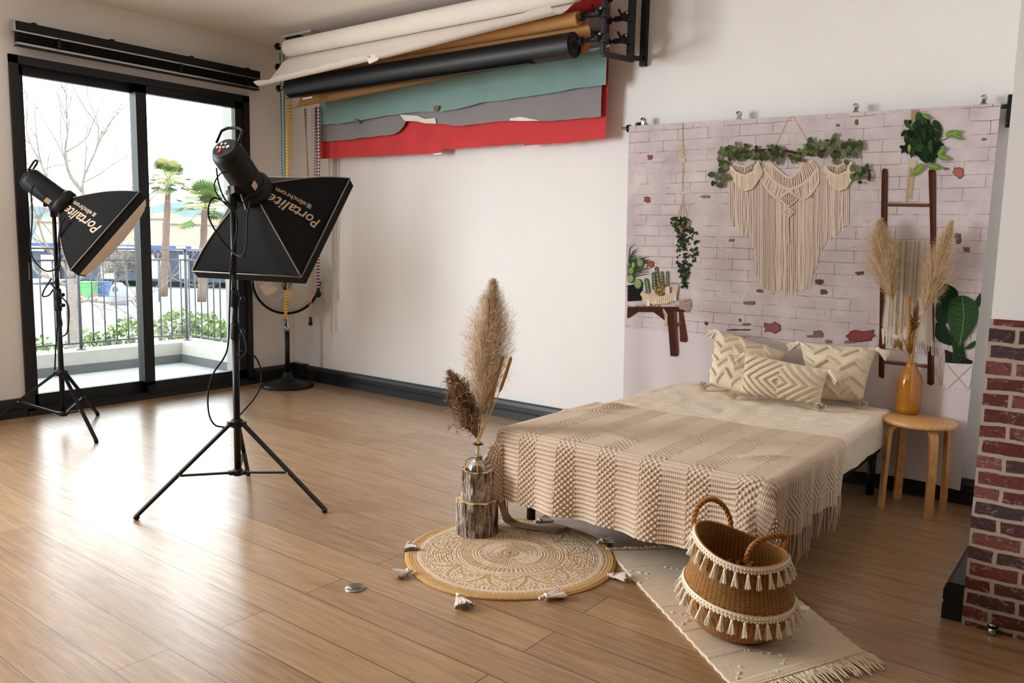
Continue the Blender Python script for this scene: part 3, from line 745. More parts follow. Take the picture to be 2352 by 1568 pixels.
pts = [(736, 286), (780, 284), (830, 276), (900, 264), (960, 256), (1010, 257), (1070, 246), (1110, 235), (1160, 229), (1250, 216), (1320, 204), (1392, 194)]
hang(te, M['paper_teal'], Y, 2.60, [xz(a, b, Y) for a, b in pts], seed=8)
for P_ in ([(814, 272), (824, 274), (820, 283), (813, 283)], [(996, 244), (1008, 242), (1006, 253), (998, 257), (995, 252)]):
    m = MB(); p = [at_y(a, b, Y-.014) for a, b in P_]; m.poly(p); lab(m.build('tape', M['tape'], te), 'scrap of brown tape at the lower edge')
m = MB(); m.tube([at_y(1335, 118, -.20), at_y(1402, 104, -.20)], .008, 10); m.tube([(.6, -.2, float(at_y(1335, 118, -.2)[2])), at_y(1335, 118, -.20)], .008, 10); m.build('weight_bar', M['alu'], te)

def rack(x, side, label, vis):
    t = thing('wall_rack', (x, .0, 2.45), label, 'rack')
    m = MB(); yf, yb = -.46, -.13
    m.box((x-.012, yf-.015, 2.45), (x+.012, yf+.015, 3.0)); m.box((x-.012, yb-.03, 2.47), (x+.012, yb+.03, 3.0))
    m.bar((x, yf, 2.455), (x, yb, 2.48), .022, .03, up=(0, 0, 1)); m.bar((x, yb, 2.49), (x, .055, 2.52), .022, .03, up=(0, 0, 1))
    m.build('frame', M['black_metal'], t)
    m = MB(); m.box((x-.02, .02, 2.47), (x+.02, .058, 3.0)); m.build('wall_plate', M['black_metal'], t)
    for y, zz in vis:
        h = MB(); h.tube([(x, y, zz), (x+side*.11, y, zz)], .017, 12); h.tube([(x+side*.11, y, zz), (x+side*.16, y, zz)], .010, 10)
        h.lathe([(.012, 0), (.026, .004), (.026, .02), (.014, .03)], (x+side*.14, y, zz), (side, 0, 0), 16)
        h.ball((x+side*.02, y-.02, zz), .030, 12); h.bar((x+side*.06, y, zz+.01), (x+side*.08, y-.01, zz+.055), .010, .014)
        h.box((x-.02, y-.03, zz-.03), (x+.02, y+.03, zz+.03))
        o = h.build('roll_holder', M['black_plastic'], t)
        p = MB(); p.tube([(x+.0, y-.03, zz+.012), (x+.006, y-.055, zz+.012)], .006, 8); p.build('pin', M['alu'], o)
    return t
rack(3.63, -1, 'black metal bracket on the right end of the paper rolls, fixed to the white wall', [(-.46, 2.852), (-.46, 2.69), (-.46, 2.545), (-.15, 2.87), (-.15, 2.735), (-.15, 2.60)])
# left rack: mostly behind the rolls, its wheel hubs show past their ends
t = thing('wall_rack', (.60, 0, 2.5), 'black bracket at the corner end of the paper rolls, with round chain wheels', 'rack')
m = MB(); m.box((.66, -.22, 2.56), (.685, .055, 2.59)); m.box((.66, -.22, 2.56), (.685, -.19, 3.0)); m.box((.66, .02, 2.5), (.70, .058, 3.0)); m.build('frame', M['black_metal'], t)
m = MB(); p = at_y(684, 84, -.22); m.box((p[0]-.07, -.30, p[2]-.03), (p[0]+.12, -.20, p[2]+.03)); m.build('top_clamp', M['black_metal'], t)
m = MB(); m.box((p[0]-.10, -.32, CEIL-.012), (p[0]+.30, -.05, CEIL)); m.build('ceiling_plate', M['white_plastic'], t)
for (px, py) in ((638, 107), (639, 154), (641, 203)):
    c = at_y(px, py, -.44); h = MB()
    h.lathe([(.016, -.012), (.030, -.010), (.030, .012), (.016, .016)], c, (1, 0, 0), 6, smooth=False); h.tube([c, c+V(.14, 0, 0)], .009, 8)
    o = h.build('chain_wheel', M['black_plastic'], t)
    q = MB(); q.tube([c+V(.02, 0, 0), c+V(.055, 0, 0)], .011, 10); q.build('axle', M['brass'], o)

def chain(label, y, tops, bot, mat, wname, wr_=.016, r=.004, wlen=.05, ztop=None):
    """tops: two strand tops (px,py); bot (px,py) of the weight"""
    b = at_y(bot[0], bot[1], y); t = thing('pull_chain', (b[0], y, b[2]), label, 'pull chain', 'chains that turn the paper rolls')
    sides = [at_y(p[0], p[1], y) for p in tops]
    for k, s in enumerate(sides):
        if ztop: s[2] = ztop
        e = b + V((-.5+k)*.020, 0, .02); m = MB(); m.tube([s, e*.5+s*.5, e], r, 6); m.build('strand', M[mat], t)
    m = MB(); m.box((b[0]-.013, y-.008, b[2]-.015), (b[0]+.013, y+.008, b[2]+.03)); m.ball((b[0], y, b[2]-.03), wr_, 14); m.build('weight', M[wname], t)
    return t
chain('teal beaded pull chain, nearest the window, ending in front of the fan', -.44, [(643, 122), (652, 118)], (654, 654), 'chain_teal_dash', 'black_plastic', r=.006)
chain('bright yellow pull chain reaching lowest, over the fan stand', -.40, [(661, 240), (664, 238)], (656, 738), 'chain_yellow_dash', 'grey_metal', r=.008)
chain('blue and white pull chain hanging beside the thin orange one', -.16, [(700, 250), (724, 245)], (719, 598), 'chain_blue_dash', 'black_plastic', r=.006)
chain('thin orange pull chain with a round black weight below the fan', -.20, [(703, 250), (717, 248)], (713, 735), 'chain_orange_dash', 'black_plastic', wr_=.02, r=.0035)
chain('red and white pull chain closest to the paper sheets, with a round black weight', -.14, [(727, 245), (734, 245)], (731, 668), 'chain_red_dash', 'black_plastic', wr_=.028, r=.007)

# ------------------------------------------------------------------ pedestal fan
fc = V(.36, -.30, 0)
fan = thing('pedestal_fan', fc, 'chrome and black pedestal fan in the corner beside the sliding door', 'fan')
m = MB(); m.lathe([(.225, 0), (.228, .012), (.20, .03), (.12, .05), (.055, .075), (.035, .12), (.03, .135)], fc, (0, 0, 1), 44); m.build('base', M['black_metal'], fan)
m = MB(); m.tube([fc+V(0, 0, .12), fc+V(0, 0, .50)], .021, 14); m.build('pole', M['black_metal'], fan)
m = MB(); m.lathe([(.026, .49), (.026, .54), (.018, .57), (.012, .60), (.012, .67)], fc, (0, 0, 1), 16); m.build('collar', M['chrome'], fan)
m = MB(); m.ball(fc+V(.0, -.02, .60), .016, 10); m.build('knob', M['black_plastic'], fan)
HC = V(fc[0], fc[1], .94); fd = unit(CAM + V(.6, .4, .4) - HC); fx, fy, _ = frame(fd); RY = .285
if fy[2] < 0: fy = -fy; fx = -fx
m = MB(); m.tube([HC + RY*(math.cos(a)*fx + math.sin(a)*V(0, 0, 1)) for a in np.linspace(math.pi*1.0, math.pi*2.0, 40)], .012, 8); m.build('yoke', M['black_metal'], fan)
m = MB()
for r_, d_ in [(.26, 0), (.262, .02), (.258, -.02)]:
    m.tube([HC + d_*fd + r_*(math.cos(a)*fx + math.sin(a)*fy) for a in np.linspace(0, 2*math.pi, 60)], .0035, 6, caps=False)
for k in range(26):
    r_ = .03 + .225*k/25; dz = .075*math.sqrt(max(0, 1-(r_/.262)**2))
    for sg in (1, -1):
        m.tube([HC + sg*(dz+.02)*fd + r_*(math.cos(a)*fx + math.sin(a)*fy) for a in np.linspace(0, 2*math.pi, 44)], .0013, 4, caps=False)
for k in range(16):
    a = 2*math.pi*k/16; u = math.cos(a)*fx + math.sin(a)*fy
    for sg in (1, -1): m.tube([HC + sg*(.02+.075*math.sqrt(max(0, 1-(r_/.262)**2)))*fd + r_*u for r_ in np.linspace(.03, .262, 8)], .0018, 4, caps=False)
m.build('cage', M['cage_wire'], fan)
m = MB(); m.lathe([(.0, .098), (.03, .097), (.034, .09)], HC, fd, 20, caps=False); m.build('cage_badge', M['chrome'], fan)
for k in range(4):
    a0 = 2*math.pi*k/4+.4; G = []
    for r_ in np.linspace(.035, .225, 8):
        w = .55*math.sin(math.pi*min(1, (r_-.02)/.26)**.7)+.15
        G.append([HC + r_*(math.cos(a0+w*s)*fx + math.sin(a0+w*s)*fy) + fd*(-.02+.045*s) for s in np.linspace(-.5, .5, 7)])
    m = MB(); m.grid(G); m.build('blade', M['fan_blade'], fan)
m = MB(); m.lathe([(.03, -.13), (.055, -.12), (.06, -.05), (.035, -.03), (.03, .03), (0, .035)], HC, fd, 24); m.build('motor', M['black_metal'], fan)

# ------------------------------------------------------------------ studio lights
def tripod(t, c, hub, tips, low, pole_z, r0=.014):
    """c: centre on the floor; hub: height of the upper collar; tips: three feet; low: height of the brace collar"""
    c = V(c[0], c[1], 0)
    for tip in tips:
        tip = V(*tip); d = unit(V(tip[0]-c[0], tip[1]-c[1], 0)); top = c + d*.035 + V(0, 0, hub); m = MB()
        m.bar(top, tip+V(0, 0, .012), .020, .014, up=(0, 0, 1)); leg = m.build('leg', M['black_metal'], t)
        f = MB(); f.tube([tip+(top-tip)*.03+V(0, 0, .006), tip+V(0, 0, .002)], .0125, 10); f.build('rubber_foot', M['black_rubber'], leg)
        b = MB(); k = top + (tip-top)*.55; b.bar(c + d*.03 + V(0, 0, low), k, .016, .010, up=(0, 0, 1)); o = b.build('brace', M['black_metal'], t)
        b = MB(); side = np.cross(d, V(0, 0, 1)); b.tube([k-side*.012, k+side*.012], .005, 8); b.tube([c+d*.035+V(0, 0, low)-side*.012, c+d*.035+V(0, 0, low)+side*.012], .005, 8); b.build('rivet', M['alu'], o)
    for nm, z0, z1, r in (('collar', hub-.02, hub+.025, .032), ('collar', low-.018, low+.018, .028)):
        m = MB(); m.lathe([(r*.7, z0), (r, z0+.005), (r, z1-.012), (r*.6, z1)], c, (0, 0, 1), 18)
        for k in range(3):
            tip = V(*tips[k]); d = unit(V(tip[0]-c[0], tip[1]-c[1], 0)); m.bar(c+V(0, 0, (z0+z1)/2), c+d*.045+V(0, 0, (z0+z1)/2), .03, .018, up=(0, 0, 1))
        m.build(nm, M['black_plastic'], t)
    zs = pole_z; rr = [.0165, .0145, .0125, .011]
    for k in range(len(zs)-1):
        m = MB(); m.tube([c+V(0, 0, zs[k]), c+V(0, 0, zs[k+1])], rr[k], 14); m.build('pole', M['black_metal'], t)
    for z in zs[1:-1]:
        m = MB(); m.lathe([(.021, -.04), (.023, -.035), (.023, .03), (.018, .04)], c+V(0, 0, z), (0, 0, 1), 14)
        m.tube([c+V(0, 0, z), c+V(.045, .012, z)], .008, 8); m.lathe([(.006, 0), (.013, .003), (.013, .012), (.006, .015)], c+V(.040, .011, z), (1, .25, 0), 10)
        m.build('clamp', M['black_plastic'], t)

def softbox(t, TR, BR, BL, neck, diff_bulge=.05, text=True, tlow=False):
    TL = TR + BL - BR; C = (TR+BR+BL+TL)/4; n = unit(np.cross(TR-BR, BL-BR)); 
    if np.dot(n, C-neck) < 0: n = -n
    corners = [TR, BR, BL, TL]; ri = .075; M_ = []
    for c in corners: M_.append(neck + unit((c-C) - np.dot(c-C, n)*n)*ri*1.1)
    sb = MB()
    def face(i, j, nn=14):
        G = []
        for a in range(nn+1):
            s = a/nn; bl_ = .035*math.sin(math.pi*s); A = M_[i]*(1-s)+corners[i]*s + unit(corners[i]-C)*bl_; B = M_[j]*(1-s)+corners[j]*s + unit(corners[j]-C)*bl_; mid = (A+B)/2; out = unit((mid-neck) - np.dot(mid-neck, n)*n)
            row = []
            for b in range(nn+1):
                u = b/nn; p = A*(1-u)+B*u; row.append(p - out*.012*4*u*(1-u)*s)
            G.append(row)
        return np.array(G)
    faces = [face(k, (k+1) % 4) for k in range(4)]
    for G in faces: sb.grid(G)
    body = sb.build('softbox', M['black_fabric'], t)
    # deep rim strip and pale piping
    rim = MB(); dd = .055
    for k in range(4):
        a, b = corners[k], corners[(k+1) % 4]; rim.grid([[a, a+n*dd], [b, b+n*dd]], smooth=False)
        rim.grid([[a+n*dd, a+n*dd+(C-a)*.03], [b+n*dd, b+n*dd+(C-b)*.03]], smooth=False)
    rim.build('rim', M['black_fabric'], body)
    pipe = MB()
    for k in range(4):
        a, b = corners[k], corners[(k+1) % 4]; pipe.tube([a+(a-C)*.004, b+(b-C)*.004], .0035, 6)
        o = unit((M_[k]-neck)); G = faces[k]; pipe.tube([G[i, 0]+unit(G[i, 0]-neck-np.dot(G[i, 0]-neck, n)*n)*.003 for i in range(15)], .003, 6)
    pipe.build('piping', M['grey_trim'], body)
    df = MB(); nn = 16; G = np.zeros((nn+1, nn+1, 3))
    for a in range(nn+1):
        for b in range(nn+1):
            u, v = a/nn, b/nn; p = (corners[0]*(1-u)+corners[1]*u)*(1-v) + (corners[3]*(1-u)+corners[2]*u)*v
            G[a, b] = p + n*(dd-.004+diff_bulge*(16*u*(1-u)*v*(1-v))**.6) + (C-p)*.01
    df.grid(G); lab(df.build('diffuser', M['diffuser'], body), 'cream diffuser cloth')
    # writing on the side between TR and BR
    if text:
        wid = np.linalg.norm(corners[1]-corners[0]); rimmid = (corners[0]+corners[1])/2; nmid = (M_[0]+M_[1])/2; L_ = np.linalg.norm(nmid-rimmid)
        def onface(al, ac, lift=.0025):
            s = 1-al/L_; bl_ = .035*math.sin(math.pi*s); A = M_[0]*(1-s)+corners[0]*s + unit(corners[0]-C)*bl_; B = M_[1]*(1-s)+corners[1]*s + unit(corners[1]-C)*bl_; u = .5+ac/np.linalg.norm(B-A); mid = (A+B)/2
            out = unit((mid-neck) - np.dot(mid-neck, n)*n)
            return A*(1-u)+B*u + out*(lift - .012*4*u*(1-u)*s)
        def put(txt, size, along, across, name, shear=.25):
            cu = bpy.data.curves.new('tmp', 'FONT'); cu.body = txt; cu.size = size; cu.shear = shear; cu.offset = size*.012; cu.resolution_u = 4
            tmp = bpy.data.objects.new('tmp', cu); COL.objects.link(tmp); bpy.context.view_layer.update()
            me = bpy.data.meshes.new_from_object(tmp.evaluated_get(bpy.context.evaluated_depsgraph_get()))
            m = MB(); m.add([onface(along+v.co.x, across+v.co.y) for v in me.vertices], [tuple(p.vertices) for p in me.polygons])
            bpy.data.objects.remove(tmp); bpy.data.meshes.remove(me)
            return m.build(name, M['lettering'], body)
        put('Portalite', .088*L_/.36, .10*L_, -.012, 'lettering')
        put('elinchrom', .040*L_/.36, .45*L_, -.058, 'lettering', 0)
        sq = MB(); a0 = .36*L_; sq.poly([onface(a0, -.062), onface(a0+.025, -.062), onface(a0+.025, -.034), onface(a0, -.034)]); sq.build('logo_square', M['grey_trim'], body)
    return body, n, C

def strobe(t, neck, n, stand_top, up=V(0, 0, 1), L=.29, r=.076):
    back = neck - n*L; y = unit(up-np.dot(up, n)*n); x = np.cross(y, n)
    m = MB(); m.lathe([(.085, -.03), (.098, -.01), (.098, .03), (.085, .05)], neck-n*.03, n, 28); m.build('speed_ring', M['black_metal'], t)
    m = MB(); m.lathe([(r*.80, 0), (r, .03), (r, L*.72), (r*1.15, L*.85), (r*1.15, L)], back, n, 28); m.box  # rounded body
    hd = m.build('flash_head', M['black_plastic'], t)
    m = MB(); pts = [back+x*s*r*.75+y*(r*.3) - n*.002 for s in (-1, 1)]
    m.tube([back+x*-r*.8+y*r*.5, back+x*-r*.75+y*(r+.03)-n*.01, back+x*-r*.4+y*(r+.045)-n*.012, back+x*r*.4+y*(r+.045)-n*.012, back+x*r*.75+y*(r+.03)-n*.01, back+x*r*.8+y*r*.5], .007, 8); m.build('handle', M['black_plastic'], hd)
    m = MB(); m.lathe([(r*.8, 0), (r*.72, .004)], back-n*.0, -n, 24); m.build('control_panel', M['anthracite'], hd)
    for (i, j, rr, mat) in ((-.02, .022, .006, 'white_plastic'), (.0, .024, .006, 'white_plastic'), (-.035, .0, .006, 'white_plastic'), (-.018, .0, .006, 'white_plastic'), (0, .0, .006, 'white_plastic'), (.02, .004, .009, 'white_plastic')):
        b = MB(); b.lathe([(rr, 0), (rr, .005)], back-n*.004-x*i+y*j, -n, 12); b.build('button', M[mat], hd)
    b = MB(); b.obox(back-n*.006+x*.012-y*.022, x*.007, y*.010, n*.003); lab(b.build('power_switch', M['stripe_red'], hd), 'red rocker switch')
    b = MB(); c0 = neck-n*.10+x*0; b.obox(back+n*.10 - y*(r*.1) + x*(-r*1.0), n*.035, y*.0016, x*.002); lab(b.build('blue_mark', M['blue_sign'], hd), 'thin blue and white marking')
    b = MB(); b.obox(back+n*.20 - y*(r*.55) - x*(r*.93), n*.018, y*.016, x*.002); lab(b.build('rating_label', M['lettering'], hd), 'pale label sticker')
    # tilting bracket to the stand
    mid = back + n*L*.62 - y*r
    m = MB(); m.bar(mid, stand_top+V(0, 0, .03), .03, .045); m.tube([stand_top+V(0, 0, -.05), stand_top+V(0, 0, .05)], .022, 12)
    m.tube([stand_top+V(0, 0, .02)-x*.05, stand_top+V(0, 0, .02)+x*.03], .011, 10); m.bar(stand_top+V(0, 0, .02)-x*.05, stand_top+V(.0, 0, -.06)-x*.08, .016, .010); m.build('tilt_bracket', M['black_plastic'], t)

def cable(t, pts, r=.0042, name='cable'):
    m = MB(); m.tube(spline(pts, 8), r, 8); return m.build(name, M['black_rubber'], t)

# the nearer light, in the middle of the floor
mc = V(2.80, -2.44, 0)
t1 = thing('studio_light', mc, 'black softbox on a tripod stand, larger in view, pointing at the white wall', 'studio light')
tips = [tuple(at_z(310, 1194)), tuple(at_z(748, 1177)), tuple(at_z(570, 1091))]
hubz = float(at_d(538, 972, 4.02)[2]); lowz = .145
dmid = float(np.dot(mc-CAM, FW))
def zpx(c, py):      # height on a vertical line through c that shows at row py
    lo, hi = 0., 3.
    for _ in range(40):
        z = (lo+hi)/2; d = V(c[0], c[1], z)-CAM; yy = 784-FPX*np.dot(d, UP)/np.dot(d, FW)
        lo, hi = (z, hi) if yy > py else (lo, z)
    return z
tripod(t1, mc, zpx(mc, 972), tips, zpx(mc, 1083), [zpx(mc, 1085), zpx(mc, 760), zpx(mc, 685), zpx(mc, 478)])
TR = at_d(803, 410, 4.281); BR = at_d(692, 636, 3.958); BL = at_d(442, 622, 4.144); nk = at_d(583, 441, 3.965)
b_, n_, C_ = softbox(t1, TR, BR, BL, nk, .045)
strobe(t1, nk, n_, V(2.80, -2.44, zpx(mc, 452)))
dd = 3.92
cable(t1, [at_d(a, b, c) for a, b, c in ((497, 385, 3.72), (502, 420, 3.74), (515, 455, 3.78), (535, 480, 3.80), (545, 520, 3.85), (532, 600, 3.85), (540, 650, 3.9), (546, 690, 3.93), (543, 735, 3.95), (560, 770, 3.93), (566, 805, 3.90), (552, 822, 3.90), (546, 812, 3.9), (562, 806, 3.9), (588, 822, 3.92), (601, 862, 3.94), (590, 905, 3.96), (552, 952, 4.0))])
cable(t1, [at_d(a, b, c) for a, b, c in ((527, 470, 3.82), (490, 455, 3.75), (478, 490, 3.75), (495, 530, 3.8), (530, 575, 3.85), (556, 588, 3.8), (566, 560, 3.8), (568, 500, 3.82), (575, 462, 3.84))])
cable(t1, [at_d(a, b, c) for a, b, c in ((530, 610, 3.86), (527, 720, 3.9), (524, 790, 3.9), (514, 822, 3.9), (490, 858, 3.9), (478, 905, 3.92), (480, 950, 3.95), (493, 975, 3.98), (515, 981, 4.0))])
cable(t1, [at_d(a, b, c) for a, b, c in ((575, 445, 3.84), (540, 480, 3.75), (505, 455, 3.73), (492, 425, 3.72), (505, 400, 3.72), (520, 395, 3.74))], .0035)

# the further light, by the sliding door
lc = V(.56, -2.30, 0)
t2 = thing('studio_light', lc, 'black softbox on a tripod stand beside the sliding door, its pale diffuser showing', 'studio light')
tips = [tuple(at_z(222, 1017)), tuple(at_z(225, 954)), (.12, -2.60, 0)]
tripod(t2, lc, zpx(lc, 856), tips, zpx(lc, 949), [zpx(lc, 952), zpx(lc, 700), zpx(lc, 676), zpx(lc, 475)])
TR = at_d(320, 440, 5.22); BR = at_d(162, 620, 5.12); BL = at_d(180, 624, 5.68); nk2 = V(.70, -2.27, 1.515)
b_, n2_, C_ = softbox(t2, TR, BR, BL, at_d(152, 472, 5.36), .05)
strobe(t2, at_d(152, 472, 5.36), n2_, V(lc[0], lc[1], zpx(lc, 478)))
cable(t2, [at_d(a, b, 5.2) for a, b in ((78, 425), (72, 440), (74, 500), (70, 570), (80, 600), (105, 622), (130, 615), (136, 590), (140, 520), (150, 500))], .005)
cable(t2, [at_d(a, b, 5.2) for a, b in ((140, 500), (134, 560), (138, 600), (128, 645), (118, 650), (125, 660), (140, 680), (157, 705), (155, 760), (140, 772), (138, 758), (142, 740), (130, 700), (132, 740), (128, 800), (126, 850))], .005)
cable(t2, [at_d(a, b, 5.22) for a, b in ((118, 640), (102, 665), (98, 680), (112, 678), (122, 665))], .005)

# ------------------------------------------------------------------ printed cloth backdrop on its rod
BY = -.03
def bd_y(x, z):
    k = np.clip((2.08-z)/2.08, 0, 1)
    return BY + k*(.014*np.sin(x*8.5+.6*np.sin(z*1.5)) + .005*np.sin(x*23+z*2+1)) - .004
ctop = lambda x: 2.088 - (x-3.585)/(5.67-3.585)*.030
rodz = lambda x: ctop(x) - .012
bd = thing('printed_backdrop', (4.62, BY, .09), 'cloth backdrop printed with a whitewashed brick wall, macrame, ladder and plants', 'backdrop')
nx, nz = 150, 150; G = np.zeros((nx, nz, 3))
for i in range(nx):
    u = i/(nx-1)
    zt = ctop(3.585+u*2.085); zs = np.linspace(zt, .085+.012*math.sin(u*9), nz)
    xs = (3.585+.045*(1-zs/2.08)) * (1-u) + (5.67-.02*(1-zs/2.08)) * u
    G[i] = np.stack([xs, bd_y(xs, zs), zs], 1)
m = MB(); m.grid(G); back_o = m.build('cloth', M['backdrop_print'], bd, origin=(3.585, BY, 0))

class Print(MB):
    """flat printed motif: outlines given in the plane of the cloth"""
    layer = 1
    def pt(s, px, py):
        p = at_y(px, py, BY); return V(p[0], bd_y(p[0], p[2]) - .0012*s.layer, p[2])
    def shape(s, pts, col, layer=None):
        if layer is not None: s.layer = layer
        s.poly([s.pt(*p) for p in pts], 0, lin(col) if max(col) > 1 else col)
    def line(s, pts, w, col, layer=None):
        if layer is not None: s.layer = layer
        pts = [V(*p) for p in pts]; n = len(pts); ws = [w]*n if np.isscalar(w) else list(w); A = []; 
        for i in range(n):
            t_ = unit(pts[min(i+1, n-1)]-pts[max(i-1, 0)]); q = V(-t_[1], t_[0])
            A.append((pts[i]+q*ws[i]/2, pts[i]-q*ws[i]/2))
        vs = [s.pt(*a) for ab in A for a in ab]
        s.add(vs, [(2*i, 2*i+1, 2*i+3, 2*i+2) for i in range(n-1)], False, 0, lin(col))
    def blob(s, cx, cy, rx, ry, col, ang=0, n=14, layer=None, point=0.):
        P_ = []
        for k in range(n):
            a = 2*math.pi*k/n; r = 1 + point*max(0, math.cos(a))**6
            x, y = rx*math.cos(a)*r, ry*math.sin(a); P_.append((cx+x*math.cos(ang)-y*math.sin(ang), cy+x*math.sin(ang)+y*math.cos(ang)))
        s.shape(P_, col, layer)
rr = random.Random(3)
def jit(c, k=12): d = rr.uniform(-k, k); return tuple(max(1, min(255, v+d)) for v in c)
def interp(pts, x): return float(np.interp(x, [p[0] for p in pts], [p[1] for p in pts]))

# flaked paint: bigger red brick patches
p = Print(); 
for (cx, cy, rx, ry, c) in [(1487, 459, 8, 7, (150, 80, 70)), (1493, 607, 9, 7, (150, 85, 78)), (2202, 396, 12, 12, (176, 100, 88)), (2201, 547, 7, 11, (120, 84, 80)), (2221, 573, 8, 6, (130, 94, 84)), (1771, 752, 19, 12, (148, 92, 92)), (1978, 771, 29, 13, (142, 72, 68)), (1882, 767, 13, 8, (140, 100, 98)), (1870, 772, 17, 3, (140, 104, 100)), (1905, 784, 9, 4, (150, 110, 108)), (1955, 785, 14, 3, (150, 108, 104)), (1494, 362, 6, 5, (140, 84, 76)), (1720, 696, 13, 4, (130, 108, 104)), (1715, 745, 9, 3, (130, 92, 88)), (1700, 757, 28, 2, (96, 70, 70)), (1622, 452, 11, 4, (146, 118, 116)), (1681, 552, 7, 3, (128, 100, 98)), (2180, 700, 3, 4, (70, 50, 48)), (1894, 670, 8, 6, (110, 86, 82)), (1884, 648, 11, 6, (96, 72, 70)), (1975, 627, 10, 4, (110, 84, 80)), (2175, 388, 6, 3, (140, 100, 96)), (2260, 320, 6, 3, (150, 100, 96)), (1700, 735, 3, 4, (100, 74, 72)), (1625, 742, 4, 4, (100, 66, 62)), (1745, 668, 7, 4, (120, 96, 92)), (1925, 288, 5, 3, (140, 100, 90)), (1968, 281, 4, 6, (130, 92, 86))]:
    n = 16; pts = []
    for k in range(n):
        a = 2*math.pi*k/n; q = max(abs(math.cos(a)), abs(math.sin(a))); f = (1/q)**.6*rr.uniform(.62, 1.08); pts.append((cx+rx*f*math.cos(a), cy+ry*f*math.sin(a)))
    p.shape([(cx+(a-cx)*1.15, cy+(b-cy)*1.18) for a, b in pts], (96, 72, 72), 1); p.shape(pts, c, 2)
p.build('printed_flaked_paint', M['print'], bd)

# macrame hanging
ENV = [(1677, 512), (1690, 528), (1700, 538), (1729, 556), (1733, 590), (1739, 640), (1748, 660), (1771, 672), (1812, 676), (1850, 673), (1866, 655), (1876, 614), (1889, 570), (1917, 543), (1935, 530), (1951, 512)]
TOP = [(1677, 380), (1700, 372), (1725, 392), (1745, 378), (1765, 380), (1790, 400), (1812, 420), (1838, 400), (1850, 372), (1870, 372), (1888, 396), (1905, 382), (1930, 376), (1952, 385)]
p = Print(); ring = [(x, y+6) for x, y in TOP] + [(x-1, y-8) for x, y in reversed(ENV)]
for i in range(len(TOP)-1):
    x0, x1 = TOP[i][0], TOP[i+1][0]
    for k in range(4):
        a, b = x0+(x1-x0)*k/4, x0+(x1-x0)*(k+1)/4
        p.shape([(a, interp(TOP, a)+8), (b, interp(TOP, b)+8), (b, interp(ENV, b)-14), (a, interp(ENV, a)-14)], jit((172, 152, 146), 10), 2)
x = 1677.
while x < 1952:
    yb = interp(ENV, x)+rr.uniform(-9, 5); yt = interp(TOP, x); w = rr.uniform(2.6, 3.6); c = jit((218, 200, 184), 16); d = rr.uniform(-1, 1)
    if abs(x-1818) < 52: yt = max(yt, 455+ (52-abs(x-1818))*.0)
    p.line([(x, yt), (x+d, (yt*2+yb)/3), (x-d, (yt+yb*2)/3), (x+d*1.5, yb)], [w, w, w, w*1.1], c, 3)
    x += rr.uniform(3.4, 5.2)
# bands of slanting cords below the centre swag
def band(top, bot, n, w, col, lay, lean=0):
    for k in range(n):
        t = k/(n-1); a = V(interp([(i/(len(top)-1), q[0]) for i, q in enumerate(top)], t), interp([(i/(len(top)-1), q[1]) for i, q in enumerate(top)], t))
        t2 = min(1, max(0, t+lean)); b = V(interp([(i/(len(bot)-1), q[0]) for i, q in enumerate(bot)], t2), interp([(i/(len(bot)-1), q[1]) for i, q in enumerate(bot)], t2))
        mid = (a+b)/2+V(rr.uniform(-1, 1), 0); p.line([tuple(a), tuple(mid), tuple(b)], w, jit(col, 14), lay)
def fillband(top, bot, col, lay):
    n = 16
    f = lambda L_, t: (interp([(i/(len(L_)-1), q[0]) for i, q in enumerate(L_)], t), interp([(i/(len(L_)-1), q[1]) for i, q in enumerate(L_)], t))
    for k in range(n): p.shape([f(top, k/n), f(top, (k+1)/n), f(bot, (k+1)/n), f(bot, k/n)], col, lay)
A1 = [(1758, 376), (1772, 376), (1790, 392), (1813, 408), (1835, 393), (1848, 372), (1868, 371)]
A2 = [(1754, 388), (1772, 410), (1792, 426), (1813, 434), (1838, 426), (1862, 408), (1880, 385)]
A3 = [(1747, 406), (1758, 428), (1772, 446), (1790, 456), (1812, 440), (1836, 456), (1852, 454), (1868, 440), (1882, 416)]
fillband(A1, A2, (150, 128, 118), 4); band(A1, A2, 30, 3.0, (216, 196, 176), 5)
fillband(A2, A3, (146, 124, 114), 4); band(A2, A3, 44, 2.8, (220, 202, 182), 5, .0)
for L_, w in ((A1, 5), (A2, 5), (A3, 5)): p.line(spline([V(*q) for q in L_], 5), w, (222, 203, 182), 6)
for (cx, cy, r) in ((1813, 456, 22), (1813, 487, 13)):
    p.shape([(cx-r, cy), (cx, cy-r*.75), (cx+r, cy), (cx, cy+r*.85)], (150, 128, 116), 7)
    for q in np.linspace(-.8, .8, 7): p.line([(cx+q*r, cy-(1-abs(q))*r*.7), (cx+q*r*.6, cy), (cx+q*r, cy+(1-abs(q))*r*.75)], 2.2, jit((218, 200, 178)), 8)
    p.line([(cx-r, cy), (cx, cy-r*.75), (cx+r, cy), (cx, cy+r*.85), (cx-r, cy)], 3.5, (226, 208, 188), 9)
p.line([(1810, 500), (1812, 560)], 7, (206, 186, 168), 8)
